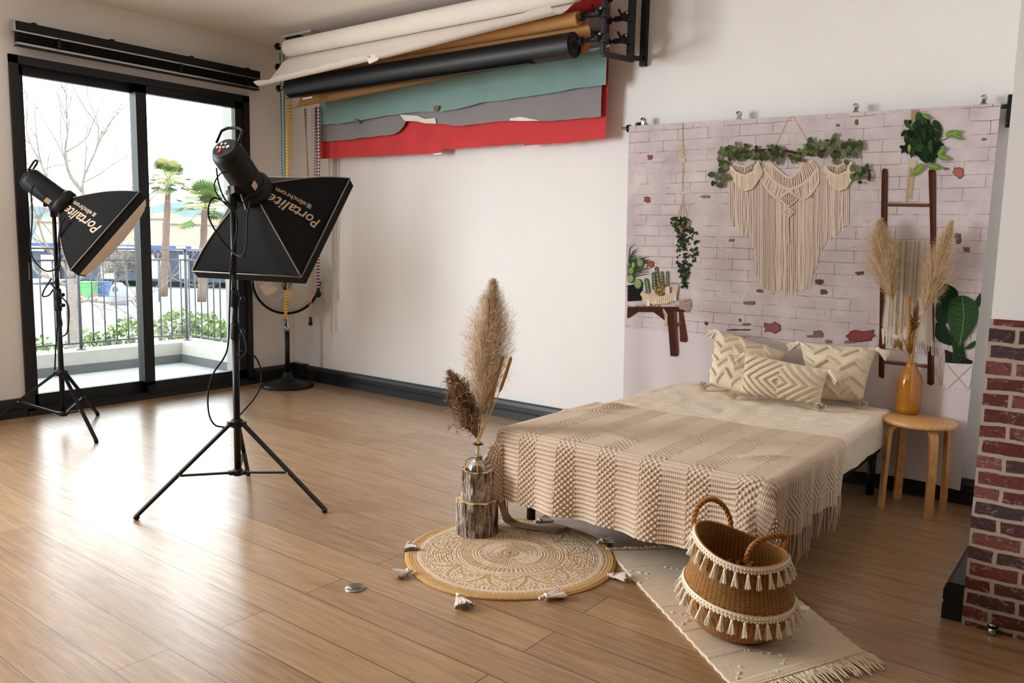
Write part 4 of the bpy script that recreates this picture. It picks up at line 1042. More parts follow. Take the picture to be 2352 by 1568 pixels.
# side lobes with combed fringe
for cx, hw, fy in ((1713, 34, 436), (1928, 33, 436)):
    a = [(cx-hw, 382), (cx-hw*.6, 396), (cx, 404), (cx+hw*.6, 394), (cx+hw*.9, 372)]; b = [(cx-hw-1, 388), (cx-hw*.6, 426), (cx, 440), (cx+hw*.55, 434), (cx+hw*1.2, 400)]
    fillband(a, b, (214, 192, 166), 10); band(a, b, 34, 2.2, (226, 206, 180), 11)
    a0 = [(cx-hw*.7, 378), (cx, 383), (cx+hw*.6, 372)]; fillband(a0, [(cx-hw*.8, 386), (cx, 402), (cx+hw*.75, 384)], (120, 98, 84), 10); band(a0, [(cx-hw*.8, 386), (cx, 401), (cx+hw*.75, 384)], 14, 2.0, (222, 204, 180), 11)
    p.line(a, 5, (228, 210, 188), 12); p.line(a0, 4, (220, 200, 178), 12)
p.line([(1775, 350), (1812, 270), (1822, 268), (1868, 346)], 2, (206, 180, 158), 2)
lab(p.build('printed_macrame', M['print'], bd), 'printed macrame hanging with cream cords')
# branch with eucalyptus
p = Print(); p.line(spline([V(1675, 358), V(1730, 348), V(1790, 344), V(1830, 352), V(1870, 354), V(1900, 346), V(1945, 354)], 5), 6, (64, 42, 28), 13); 
for (x0, x1, ym, sy, n) in ((1655, 1740, 350, 16, 42), (1725, 1800, 352, 16, 26), (1790, 1850, 362, 14, 16), (1850, 1930, 342, 18, 36), (1915, 1982, 345, 20, 34), (1636, 1690, 418, 14, 11), (1652, 1680, 380, 14, 9), (1960, 2004, 398, 22, 20)):
    for k in range(n):
        x, y = rr.uniform(x0, x1), ym+rr.gauss(0, sy*.6); r = rr.uniform(4.5, 8.5)
        p.blob(x, y, r, r*rr.uniform(.6, .95), jit(rr.choice([(88, 98, 62), (66, 78, 46), (104, 112, 76), (50, 60, 38)]), 8), rr.uniform(0, 6.3), 10, 14+k % 4, .3)
lab(p.build('printed_eucalyptus', M['print'], bd), 'printed garland of grey green eucalyptus leaves')
# ladder with throw
p = Print(); W1, W2 = (72, 38, 26), (104, 60, 40)
p.shape([(2026, 392), (2030, 387), (2038, 388), (2040, 394), (2038, 520), (2031, 866), (2027, 869), (2018, 864)], W1, 3); p.line([(2036, 392), (2034, 520), (2029, 862)], 3, W2, 4)
p.shape([(2133, 392), (2139, 387), (2147, 389), (2150, 398), (2150, 540), (2146, 700), (2146, 880), (2140, 885), (2130, 881), (2134, 640), (2137, 540)], W1, 3); p.line([(2146, 395), (2146, 560), (2142, 700), (2143, 876)], 4, W2, 4)
for y in (470,): p.line([(2040, y), (2137, y+1)], 8, (96, 58, 42), 2); p.line([(2040, y-2), (2137, y-1)], 2, (150, 110, 86), 3)
p.line([(2032, 831), (2132, 841)], 8, (112, 78, 62), 2); p.line([(2032, 829), (2132, 839)], 2, (160, 126, 108), 3)
lab(p.build('printed_ladder', M['print'], bd), 'printed dark brown wooden ladder')
p = Print(); T0 = [(2048, 554), (2070, 553), (2100, 555), (2137, 556)]; B0 = [(2026, 768), (2052, 778), (2066, 786), (2080, 770), (2100, 786), (2144, 796)]
fl_ = lambda L_, t: (interp([(i/(len(L_)-1), q[0]) for i, q in enumerate(L_)], t), interp([(i/(len(L_)-1), q[1]) for i, q in enumerate(L_)], t))
for k in range(24): 
    a, b = k/24, (k+1)/24; c = jit((206, 192, 176) if k not in (6, 7, 11) else (150, 130, 112), 10)
    bend = lambda t: (fl_(T0, t)[0]*.55+fl_(B0, t)[0]*.45, 660)
    p.shape([fl_(T0, a), fl_(T0, b), bend(b), bend(a)], c, 5); p.shape([bend(a), bend(b), fl_(B0, b), fl_(B0, a)], c, 5)
for k in range(46):
    t = k/45; a = fl_(B0, t); l = rr.uniform(4, 22); p.line([(a[0], a[1]-14), (a[0]+rr.uniform(-2, 2), a[1]+l)], 2.2, jit((222, 212, 196)), 6)
for k in range(18):
    t = rr.random(); p.line([fl_(T0, t), (fl_(T0, t)[0]*.5+fl_(B0, t)[0]*.5, 650+rr.uniform(-20, 20)), (fl_(B0, t)[0], 750)], 1.6, jit((176, 158, 138)), 6)
p.line([(2018, 770), (2012, 830)], 5, (190, 170, 160), 2)
lab(p.build('printed_throw', M['print'], bd), 'printed cream fringed throw hanging on the ladder')
# hanging basket of pothos
p = Print()
for x, x2 in ((2094, 2080), (2098, 2084), (2102, 2088), (2106, 2090), (2110, 2093)):
    p.line([(x, 252), (x-1, 280)], 3, jit((186, 158, 128)), 2); p.line([((x+x2)/2+4, 372), (x2+5, 410), (x2, rr.uniform(455, 463))], 3, jit((188, 166, 138)), 2)
p.shape([(2086, 366), (2106, 366), (2102, 386), (2090, 384)], (206, 186, 166), 2)
for k in range(95):
    a = rr.uniform(0, 6.3); r = rr.random()**.6; x, y = 2112+48*r*math.cos(a)+(10 if rr.random() < .3 else 0), 322+52*r*math.sin(a)
    L_ = rr.uniform(7, 14); p.blob(x, y, L_, L_*.58, jit(rr.choice([(26, 46, 26), (34, 58, 30), (20, 36, 22), (50, 78, 36)]), 6), rr.uniform(.3, 2.4), 10, 4+k % 6, .5)
for (x, y, L_, a) in ((2188, 308, 16, -.2), (2200, 314, 11, .5), (2168, 362, 13, .3), (2112, 388, 16, 2.4), (2145, 383, 14, .2), (2163, 349, 12, -.8), (2128, 268, 10, .5), (2090, 340, 8, 1.6)):
    p.blob(x, y, L_, L_*.55, jit((108, 138, 62)), a, 10, 11, .6); p.line([(x-L_*.8*math.cos(a), y-L_*.8*math.sin(a)), (x+L_*.8*math.cos(a), y+L_*.8*math.sin(a))], 2, (166, 180, 100), 12)
p.line([(2150, 330), (2175, 318), (2188, 308)], 1.6, (60, 70, 40), 3)
lab(p.build('printed_hanging_pothos', M['print'], bd), 'printed pothos in a hanging macrame holder')
# trailing plant on a beaded cord
p = Print(); p.line([(1569, 283), (1569, 330), (1568, 440)], 2.2, (190, 158, 130), 2)
for y, r in ((330, 2.6), (338, 2.8), (347, 3.2), (355, 4.4), (368, 7), (384, 3.2), (392, 3), (400, 3), (430, 3), (450, 3.2)): p.blob(1569, y, r, r, jit((214, 176, 142)), 0, 12, 3)
for dx in (-14, -7, 2, 12): p.line([(1569, 452), (1569+dx*.5, 480), (1569+dx, 504)], 2, jit((196, 168, 142)), 2)
p.shape([(1552, 506), (1590, 506), (1584, 535), (1558, 535)], (150, 118, 96), 2)
def prof_(y): return interp([(500, 20), (520, 22), (560, 27), (590, 24), (610, 15), (650, 8), (662, 3)], y)
for k in range(230):
    y = 500+160*rr.random()**1.15; x = 1577+(-10 if y < 520 else 0)+ (3 if 530 < y < 600 else -4)+rr.uniform(-1, 1)*prof_(y); L_ = rr.uniform(3, 5)
    p.blob(x, y, L_, L_*.5, jit(rr.choice([(34, 54, 34), (48, 68, 40), (24, 38, 26)]), 6), rr.uniform(0, 3.1), 7, 3+k % 4, .5)
lab(p.build('printed_trailing_plant', M['print'], bd), 'printed trailing plant on a beaded cord')
# bench with cacti at the left edge
p = Print(); D1, D2 = (66, 36, 26), (98, 56, 38)
p.shape([(1443, 704), (1575, 704), (1577, 716), (1540, 716), (1528, 736), (1500, 716), (1466, 716), (1446, 730), (1442, 730)], D1, 3)
p.shape([(1533, 712), (1553, 712), (1560, 812), (1557, 818), (1541, 817)], D1, 4); p.shape([(1548, 714), (1554, 714), (1560, 810), (1556, 812)], D2, 5)
p.shape([(1560, 712), (1569, 712), (1581, 780), (1577, 786), (1563, 784)], (84, 44, 34), 3); p.line([(1553, 750), (1566, 738)], 7, (110, 70, 60), 3)
for k in range(30):
    x = 1443+rr.random()*135; p.line([(x, 700), (x+rr.uniform(-3, 8), 703+rr.uniform(0, 5))], 2.5, jit((178, 146, 110)), 6)
for k in range(26): 
    a = rr.uniform(-.5, .9); p.line([(1562, 690+rr.uniform(0, 20)), (1562+28*math.cos(a), 698+26*math.sin(a))], 2.6, jit((168, 142, 128)), 6)
for k in range(7): p.line([(1523, 706), (1530+rr.uniform(-3, 5), 722), (1531+rr.uniform(-4, 4), 748)], 2, jit((196, 168, 136)), 7)
p.shape([(1443, 655), (1477, 650), (1473, 690), (1443, 692)], (26, 24, 24), 3)
for k in range(60):
    a = rr.uniform(-1.5, -.15); L_ = rr.uniform(30, 62); x0, y0 = 1444, 640+rr.uniform(-30, 0); p.line([(x0, y0), (x0+L_*.6*math.cos(a), y0+L_*.7*math.sin(a)), (x0+L_*math.cos(a*.9), y0+L_*.9*math.sin(a*.9))], [2, 1.6, .6], jit((58, 74, 44)), 4)
for (x, y, rx, ry) in ((1472, 604, 8, 10), (1452, 622, 7, 9), (1451, 640, 8, 10), (1467, 652, 9, 12), (1457, 609, 5, 8), (1447, 608, 4, 6)):
    p.blob(x, y, rx, ry, (70, 92, 58), 0, 14, 6); p.blob(x-.8, y-.8, rx-1.6, ry-1.6, jit((138, 156, 106)), 0, 14, 7)
def cactus(x0, y0, x1, y1, w, c):
    p.line(spline([V(x0, y0), V((x0+x1)/2, (y0+y1)/2), V(x1, y1+3)], 4), w, (60, 76, 52), 7); p.line([(x0+w*.2, y0), (x1+w*.15, y1+3)], w*.3, c, 8); p.blob(x1, y1+3, w/2, w/2, (60, 76, 52), 0, 10, 7)
    for k in range(7): t = k/6; p.blob(x0+(x1-x0)*t-w*.12, y0+(y1-y0)*t+2, 1.1, 1.1, (206, 206, 186), 0, 6, 9)
cactus(1489, 672, 1485, 640, 9, (120, 150, 110)); cactus(1503, 664, 1502, 626, 9, (116, 140, 100)); cactus(1515, 664, 1508, 612, 7, (150, 128, 96)); cactus(1524, 662, 1521, 622, 6, (120, 130, 92)); cactus(1534, 662, 1534, 622, 6, (150, 140, 110))
p.blob(1517, 664, 14, 15, (86, 76, 46), 0, 18, 10)
for k in range(60): a, r = rr.uniform(0, 6.3), rr.random()**.5; p.blob(1517+13*r*math.cos(a), 664+14*r*math.sin(a), 1.3, 1.3, jit((196, 160, 92)), 0, 5, 11)
p.shape([(1529, 660), (1540, 657), (1541, 674), (1530, 676)], (214, 204, 192), 10)
p.shape([(1476, 668), (1490, 676), (1520, 680), (1545, 672), (1557, 650), (1560, 658), (1556, 682), (1535, 697), (1500, 699), (1480, 688), (1472, 676)], (206, 186, 158), 11)
p.line([(1540, 650), (1556, 650), (1557, 662), (1545, 672)], 3, (150, 126, 96), 10)
for k in range(16): p.line([(1480+k*4.4, 682), (1481+k*4.4, 696)], 1.6, jit((232, 216, 192)), 12)
for (x, y) in ((1490, 694), (1552, 682)): 
    for k in range(5): p.line([(x, y-14), (x-3+k*1.6, y+8)], 2.2, jit((232, 218, 204)), 13)
lab(p.build('printed_bench_with_cacti', M['print'], bd), 'printed brown bench with a basket of cacti')
# potted plant at the right edge
p = Print()
p.shape([(2150, 855), (2150, 800), (2172, 832), (2172, 888), (2166, 888)], (176, 160, 154), 3); p.shape([(2171, 800), (2150, 798), (2172, 832)], (190, 174, 168), 3)
p.shape([(2150, 798), (2172, 802), (2235, 828), (2233, 835), (2172, 833)], (44, 34, 30), 3)
p.shape([(2172, 832), (2235, 836), (2231, 876), (2226, 892), (2166, 890)], (216, 204, 202), 4)
for a, b in (((2176, 836), (2222, 890)), ((2232, 840), (2180, 888)), ((2150, 855), (2168, 808)), ((2154, 812), (2166, 880))): p.line([a, b], 1.5, (176, 160, 156), 5)
def leaf(pts, c, vein, lay):
    s_ = spline([V(*q) for q in pts], 5); p.shape([tuple(q) for q in s_], c, lay); 
    if vein: p.line(vein, 2, (120, 146, 96), lay+1)
leaf([(2160, 648), (2186, 656), (2202, 672), (2196, 700), (2176, 740), (2164, 750), (2150, 730), (2152, 690)], (30, 48, 30), None, 5)
leaf([(2150, 740), (2172, 746), (2184, 770), (2188, 792), (2160, 784), (2148, 770)], (28, 44, 28), None, 6)
leaf([(2196, 680), (2222, 680), (2246, 700), (2247, 735), (2230, 765), (2212, 790), (2205, 800), (2196, 780), (2180, 745), (2178, 712), (2183, 690)], (48, 76, 44), [(2212, 682), (2216, 720), (2212, 760), (2206, 790)], 8)
leaf([(2236, 700), (2247, 680), (2254, 674), (2253, 700), (2244, 708)], (40, 62, 36), None, 6)
leaf([(2215, 800), (2232, 786), (2242, 782), (2240, 794), (2226, 802)], (46, 70, 40), None, 7)
leaf([(2182, 740), (2192, 738), (2202, 800), (2210, 830), (2196, 828), (2186, 780)], (34, 56, 32), None, 7)
for k in range(7): p.line([(2195+k*2.5, 775), (2190+k*5, 830)], 4, jit((36, 56, 32), 8), 7)
for k in range(7): p.line([(2214, 700+k*12), (2238-k*2, 692+k*10)], 1, (84, 112, 72), 10); p.line([(2214, 700+k*12), (2188+k*1.5, 694+k*12)], 1, (84, 112, 72), 10)
lab(p.build('printed_leafy_pot_plant', M['print'], bd), 'printed broad leaved plant in a white faceted pot')

# rod, hooks and clips
rod = thing('backdrop_rod', (3.50, -.012, 2.07), 'thin metal rod carrying the printed cloth along the white wall', 'rod')
m = MB(); m.tube([(3.52, -.010, rodz(3.52)), (5.74, -.010, rodz(5.74))], .011, 14); m.build('tube', M['alu'], rod)
m = MB(); c = V(3.572, -.010, rodz(3.57)); m.lathe([(.014, -.012), (.024, -.010), (.024, .010), (.014, .012)], c, (1, 0, 0), 16); m.bar(c+V(0, .0, 0), c+V(0, .07, 0), .016, .02); m.build('wall_hook', M['black_plastic'], rod)
m = MB(); m.box((3.60, .03, 2.085), (3.645, .058, 2.118)); m.bar((3.62, -.0, 2.095), (3.62, .04, 2.10), .02, .02); m.build('wall_hook', M['black_plastic'], rod)
m = MB(); c = V(5.705, -.010, rodz(5.7)); m.box((5.697, -.035, c[2]-.085), (5.715, .055, c[2]+.03)); m.tube([(5.697, -.02, c[2]+.035), (5.715, -.02, c[2]+.035)], .02, 12); m.tube([(5.697, -.02, c[2]-.085), (5.715, -.02, c[2]-.085)], .02, 12)
m.build('wall_hook', M['black_metal'], rod)
for px, py, lb in ((1474, 293, 'small metal bulldog clip at the left end of the rod'), (1694, 277, 'small metal bulldog clip above the upper left of the macrame print'), (1963, 264, 'metal bulldog clip to the right of the macrame print'), (2257, 247, 'metal bulldog clip at the right end of the rod, by the ladder print side')):
    c = at_y(px, py, -.03); zt = ctop(c[0]); c = V(c[0], -.014, zt)
    t = thing('bulldog_clip', c, lb, 'clip', 'clips along the backdrop rod')
    m = MB()
    for s in (-1, 1):
        yy = -.010+s*.016
        m.tube([(c[0]-.028, yy, zt-.022), (c[0]+.028, yy, zt-.022)], .0055, 10); m.add([(c[0]-.028, yy, zt-.022), (c[0]+.028, yy, zt-.022), (c[0]+.012, -.010+s*.008, zt+.012), (c[0]-.012, -.010+s*.008, zt+.012)], [(0, 1, 2, 3)])
    m.build('jaw', M['brass'], t)
    m = MB()
    for s in (-1, 1): m.add([(c[0]-.008, -.010+s*.008, zt+.0), (c[0]+.008, -.010+s*.008, zt+.0), (c[0]+.007, -.010+s*.014, zt+.03), (c[0]-.007, -.010+s*.014, zt+.03)], [(0, 1, 2, 3)]); m.lathe([(.0, -.0015), (.0125, -.001), (.0125, .001), (0, .0015)], (c[0], -.010+s*.016, zt+.038), (0, 1, .15*s), 18)
    m.tube([(c[0]-.013, -.010, zt+.010), (c[0]+.013, -.010, zt+.010)], .006, 10); m.build('grip', M['chrome'], t)

# ------------------------------------------------------------------ bed
BX0, BX1, BYF, BYH, BZ = 4.085, 5.270, -1.885, -.09, .475      # sides, foot, head, top of the mattress
bed = thing('bed', ((BX0+BX1)/2, (BYF+BYH)/2, 0), 'low black metal bed frame with a mattress under the cream coverlet', 'bed')
m = MB(); 
for x in (BX0+.03, BX1-.03): m.box((x-.02, BYF+.03, .24), (x+.02, BYH, .30))
m.build('side_rail', M['black_metal'], bed)
m = MB(); m.box((BX0+.01, BYF+.015, .24), (BX1-.01, BYF+.045, .30)); m.build('foot_rail', M['black_metal'], bed)
m = MB()
for k in range(14): y = BYF+.1+k*.135; m.box((BX0+.04, y-.03, .285), (BX1-.04, y+.03, .30))
o = m.build('slats', M['black_metal'], bed); o['kind'] = 'stuff'
m = MB(); m.box((BX0+.012, BYF+.012, .302), (BX1-.012, BYH-.005, BZ-.012)); lab(m.build('mattress', M['coverlet'], bed), 'cream covered mattress')
f1 = at_z(1208, 1197)
for (x, y) in ((f1[0]+.015, f1[1]+.02), (BX1-.035, BYF+.035), (BX0+.04, BYH-.04), (BX1-.04, BYH-.04)):
    m = MB(); m.tube([(x, y, 0), (x, y, .26)], .021, 18); m.build('leg', M['black_metal'], bed)

def drape(u0, u1, v0, v1, nu, nv, off, dropfun, disp=None, lift=0., seed=1, rc=.035, fold_=1.):
    """cloth laid on the bed box; u along x (may pass the sides), v along y (may pass the foot)"""
    U = np.linspace(u0, u1, nu)[:, None] + np.zeros((1, nv)); Vv = np.zeros((nu, 1)) + np.linspace(v0, v1, nv)[None, :]
    dl = np.clip(BX0-U, 0, None); dr = np.clip(U-BX1, 0, None); df = np.clip(BYF-Vv, 0, None)
    ds = np.maximum(dl, dr); sx = np.where(dl > 0, -1., 1.)
    big = np.maximum(ds, df); sm = np.minimum(ds, df)
    d = big + .25*sm
    ang = np.where(big > 0, np.arctan2(df, ds+1e-9), 0)
    # roll over a rounded edge of radius rc
    q = np.clip(d/rc, 0, math.pi/2); outw = rc*np.sin(q); down = rc*(1-np.cos(q)) + np.clip(d-rc*math.pi/2, 0, None)
    outw = outw + .03*np.clip(sm/.1, 0, 1)*np.clip(d/.1, 0, 1)
    x = np.clip(U, BX0, BX1) ; y = np.clip(Vv, BYF, None)
    # outward direction slides round the corner
    ux = np.where(ds > 0, np.cos(ang)*sx, 0); uy = np.where(df > 0, -np.sin(ang), 0)
    ux = np.where((ds > 0) & (df <= 0), sx, ux); uy = np.where((df > 0) & (ds <= 0), -1., uy)
    hang_ = np.clip(d/.25, 0, 1.4)
    fold = .014*hang_*(np.sin(Vv*17+seed)+.6*np.sin(Vv*41+2)) * (ds > 0) + .012*hang_*(np.sin(U*13+seed*2)+.7*np.sin(U*29)) * (df > 0)
    o_ = outw + fold*fold_*(d > rc) + off
    P = np.stack([x + ux*o_, y + uy*o_, BZ + off - down], -1)
    if lift: P[..., 2] += lift*snoise(U*5, Vv*5, seed)*(d <= 0)
    return U, Vv, P, d

def normals(P):
    du = np.gradient(P, axis=0); dv = np.gradient(P, axis=1); n = np.cross(du, dv)
    return n/(np.linalg.norm(n, axis=2, keepdims=True)+1e-9)

# coverlet
U, W, P, d = drape(BX0-.19, BX1+.185, BYF-.02, BYH, 300, 320, .002, None, lift=.002, seed=2, fold_=.35)
N_ = normals(P); 
r = .0028*np.sin(W*2*math.pi/.021 + 1.6*snoise(U*6, W*6, 5) + .6*snoise(U*18, W*18, 6)) * 1.2*(1+.6*snoise(U*9, W*4, 8)) + .0035*snoise(U*14, W*14, 3)
P = P + N_*r[..., None]; P[..., 2] += .004*np.sin((U-BX0)*40)*(d > .12)*0
cv = MB(); cv.grid(P); o = cv.build('coverlet', M['coverlet_cloth'])
tag(o, 'cream crinkled coverlet spread over the bed, hanging over its right side', 'bedspread')
# headboard-side dip at the far left corner is left natural

# knitted throw over the foot half
nu, nv = 720, 540
U, W, P, d = drape(BX0-.26, BX1+.27, -2.235, -1.03, nu, nv, .017, None, lift=.004, seed=4, rc=.04)
# the head-side edge runs slightly askew
W0 = np.linspace(0, 1, nv)[None, :]*np.ones((nu, 1))
skew = (-.075 + .075*np.linspace(0, 1, nu))[:, None]*np.clip(W0*2.5-1.5, 0, 1)
P[..., 1] += skew*(d < 9)
# rumples on the top and at the two far corners
def rid(cx, cy, ang, ln, w, h):
    a = (U-cx)*math.cos(ang)+(W-cy)*math.sin(ang); b = -(U-cx)*math.sin(ang)+(W-cy)*math.cos(ang)
    return h*np.exp(-(a/ln)**2-(b/w)**2)
P[..., 2] += (rid(4.20, -1.14, .9, .10, .03, .030)+rid(4.18, -1.32, .5, .13, .025, .018)+rid(4.75, -1.5, .2, .3, .03, .008)+rid(5.05, -1.35, .5, .2, .03, .012)+rid(5.15, -1.62, .8, .12, .03, .014)+rid(4.5, -1.7, -.3, .25, .03, .007)+rid(5.22, -1.95, .8, .06, .03, .016))
N_ = normals(P)
per = .2; ph = np.mod(U-BX0+.012, per)/per
bob = (ph > .56); 
k1 = 2*math.pi/.0255
rows = W + .0
bobble = .0062*np.clip(np.cos(k1*U)*np.cos(k1*rows), 0, 1)**.5 - .002
rib = .0029*np.sin(2*math.pi*rows/.0200) + .0008*np.sin(2*math.pi*U/.009)
topflat = np.clip(.45+d*8, 0, 1)
tex = np.where(bob, bobble, rib)*topflat
P = P + N_*tex[..., None]
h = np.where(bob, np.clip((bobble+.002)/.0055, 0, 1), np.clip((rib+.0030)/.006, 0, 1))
c1, c2 = np.array(lin((196, 172, 148))), np.array(lin((230, 210, 188)))  # crease shade put into the colour: knit valleys darker, raised stitches paler
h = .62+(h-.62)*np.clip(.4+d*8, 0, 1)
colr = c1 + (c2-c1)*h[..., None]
keep_lo = 0
th = thing('knitted_throw', (4.7, -1.6, .5), 'beige chunky knitted throw with bobble stripes and fringe over the foot of the bed', 'blanket')
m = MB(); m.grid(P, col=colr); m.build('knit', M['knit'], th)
fr = MB(); nF = 0
for side, idx in ((1, nu-1), (0, 0)):
    for j in range(0, nv, 8):
        if side == 0 and rng.random() < .2: continue
        p0 = P[idx, j]; outx = 1 if side else -1
        L_ = rng.uniform(.095, .135); w = rng.uniform(-.012, .012, 3); 
        pts = [p0, p0+V(outx*.002+w[0]*.2, w[1]*.3, -L_*.35), p0+V(w[0]*.6, w[1]*.7, -L_*.7), p0+V(w[0], w[1], -L_)]
        if pts[-1][2] < .012:
            for q in pts: q[2] = max(q[2], .012)
        cc = lin(jit((206, 182, 158), 12)); r_ = rng.uniform(.0022, .0032)
        fr.tube(spline(pts, 3), [r_]*9+[r_*1.3], 5, 0, cc); nF += 1
fo = fr.build('fringe', M['knit'], th); fo['kind'] = 'stuff'; lab(fo, 'long pale fringe')
# long fringe of the corner trailing over the rug beside the logs
fm = MB()
for k in range(34):
    f = k/33; j = rng.normal(size=3)*.006
    pts = [at_z(1146+10*f, 1118, .205)+j, at_z(1148+12*f, 1150, .14)+j*V(1, 1, 0), at_z(1152+16*f, 1178, .08), at_z(1160+22*f, 1198-4*f, .030), at_z(1190+24*f, 1210-7*f, .018), at_z(1235+20*f, 1216-8*f+rng.uniform(-2, 2), .016), at_z(1270+40*rng.random(), 1222-10*f+rng.uniform(-3, 3), .015)]
    fm.tube(spline(pts, 4), .0026, 5, 0, lin(jit((206, 182, 158), 12)))
o = fm.build('trailing_fringe', M['knit'], th); o['kind'] = 'stuff'; lab(o, 'long fringe trailing onto the round rug')

# ------------------------------------------------------------------ cushions
def tassel(parent, p, dirv, L=.06, r=.012, mat='cream_cord', neck=.35, n=26, name='tassel', seed=0, flare=1.5, zs=1.):
    q = random.Random(seed); d = unit(dirv); x, y, _ = frame(d); p = V(*p); m = MB()
    if zs < 1: n = n*2
    m.tube([p, p+d*L*.12], r*.25, 6); m.ball(p+d*L*.18, r*.62*(.6 if zs < 1 else 1), 8); m.tube([p+d*L*.27, p+d*L*.33], r*.60, 8)
    for k in range(n):
        a = q.uniform(0, 6.3); rr_ = math.sqrt(q.random()); e = (math.cos(a)*x+math.sin(a)*y)*V(1, 1, zs)
        m.tube([p+d*L*.2+e*r*.35*rr_, p+d*L*.5+e*r*(.75*rr_), p+d*L*q.uniform(.88, 1.03)+e*r*flare*rr_], r*.14, 4, caps=False)
    m.tube([p+d*L*.2, p+d*L*.6], [r*.3*zs, r*.5*zs], 8)
    return m.build(name, M[mat], parent)

def cushion(label, TL, TR, BR, BL, thick, pattern, col=(244, 226, 198), seed=0, tass=(1, 1, 1, 1), tl=.075):
    TL, TR, BR, BL = [V(*p) for p in (TL, TR, BR, BL)]; C = (TL+TR+BR+BL)/4
    nrm = unit(np.cross(TR-BL, TL-BR)); 
    if np.dot(nrm, CAM-C) < 0: nrm = -nrm
    base = (BL+BR)/2; t = thing('cushion', base, label, 'cushion', 'cushions on the bed')
    n = 190; u = np.linspace(-1, 1, n)[:, None]+np.zeros((1, n)); v = np.zeros((n, 1))+np.linspace(-1, 1, n)[None, :]
    # edges pulled in between the corners
    pu = u*(1-.035*(1-v**2)); pv = v*(1-.035*(1-u**2))
    a, b = (pu+1)/2, (pv+1)/2
    P0 = (BL*((1-a)*(1-b))[..., None] + BR*(a*(1-b))[..., None] + TR*(a*b)[..., None] + TL*((1-a)*b)[..., None])
    prof = np.clip((1-np.abs(u)**2.4)*(1-np.abs(v)**2.4), 0, 1)**.55
    hgt, tuftm = pattern(u, v)
    wr = .05*snoise(u*2.2, v*2.2, seed)*prof
    fz = thick*prof*(1+wr) + (hgt+tuftm*rng.normal(size=u.shape)*.0011)*np.clip(prof*3, 0, 1)
    m = MB(); base_c, dk = np.array(lin(col)), np.array(lin((218, 192, 154)))
    cc = base_c*(.94+.0*tuftm[..., None]) + (np.array(lin((250, 238, 216)))-base_c)*tuftm[..., None]*.6
    m.grid(P0 + nrm*fz[..., None], col=cc); m.grid(P0 - nrm*(thick*.7*prof)[..., None], col=np.broadcast_to(base_c, P0.shape), flip=True)
    m.build('cover', M['tuft'], t)
    for k, (c, on) in enumerate(zip((TL, TR, BR, BL), tass)):
        if not on: continue
        d = unit(c-C); d = d + V(0, 0, -1.1 if k < 2 else -.2); 
        if k >= 2: d = unit(V((c-C)[0], -.55, 0))
        tassel(t, c - unit(c-C)*.006, d, tl, .022, 'cream_cord', seed=seed*10+k, n=44)
    return t
def zig(period=.72, rows=(.72, .24, -.24, -.72), w=.10, amp=.16):
    def f(u, v):
        tri = np.abs(np.mod(u/period+.25, 1)-.5)*4-1; tot = np.zeros_like(u)
        for r in rows:
            d_ = np.abs(v-(r+amp*tri)); tot = np.maximum(tot, np.clip(1-(d_/w)**4, 0, 1))
        fuzz = snoise(u*60, v*60, 3)*.12+1
        return .021*tot**.5*fuzz, tot
    return f
def diamonds(u, v):
    q = np.abs(u)*1.0+np.abs(v)*.62; s = np.mod(q/.235, 1); tot = np.clip(1-(np.abs(s-.62)/.27)**4, 0, 1)*(q > .12)
    fuzz = snoise(u*60, v*50, 4)*.14+1
    return .017*tot**.5*fuzz, tot
zb_ = BZ+.012
def L3(px, py, y): return at_y(px, py, y)
cushion('large tufted zigzag cushion at the left head end of the bed', L3(1646, 756, -.12), L3(1808, 810, -.12), at_z(1722, 905, zb_+.02), at_z(1628, 885, zb_+.02), .095, zig(), seed=1, tass=(1, 0, 0, 1))
cushion('large tufted zigzag cushion at the right head end, behind the stool vase', L3(1836, 784, -.14), L3(2014, 798, -.14), at_z(1980, 925, zb_+.02), at_z(1862, 915, zb_+.02), .095, zig(.8, (.78, .28, -.26, -.76)), seed=2, tass=(1, 1, 1, 0))
cushion('smaller cushion with raised concentric diamonds, in front of the other two', L3(1712, 810, -.38), L3(1905, 850, -.38), at_z(1884, 930, zb_+.018), at_z(1700, 905, zb_+.018), .085, diamonds, seed=3)

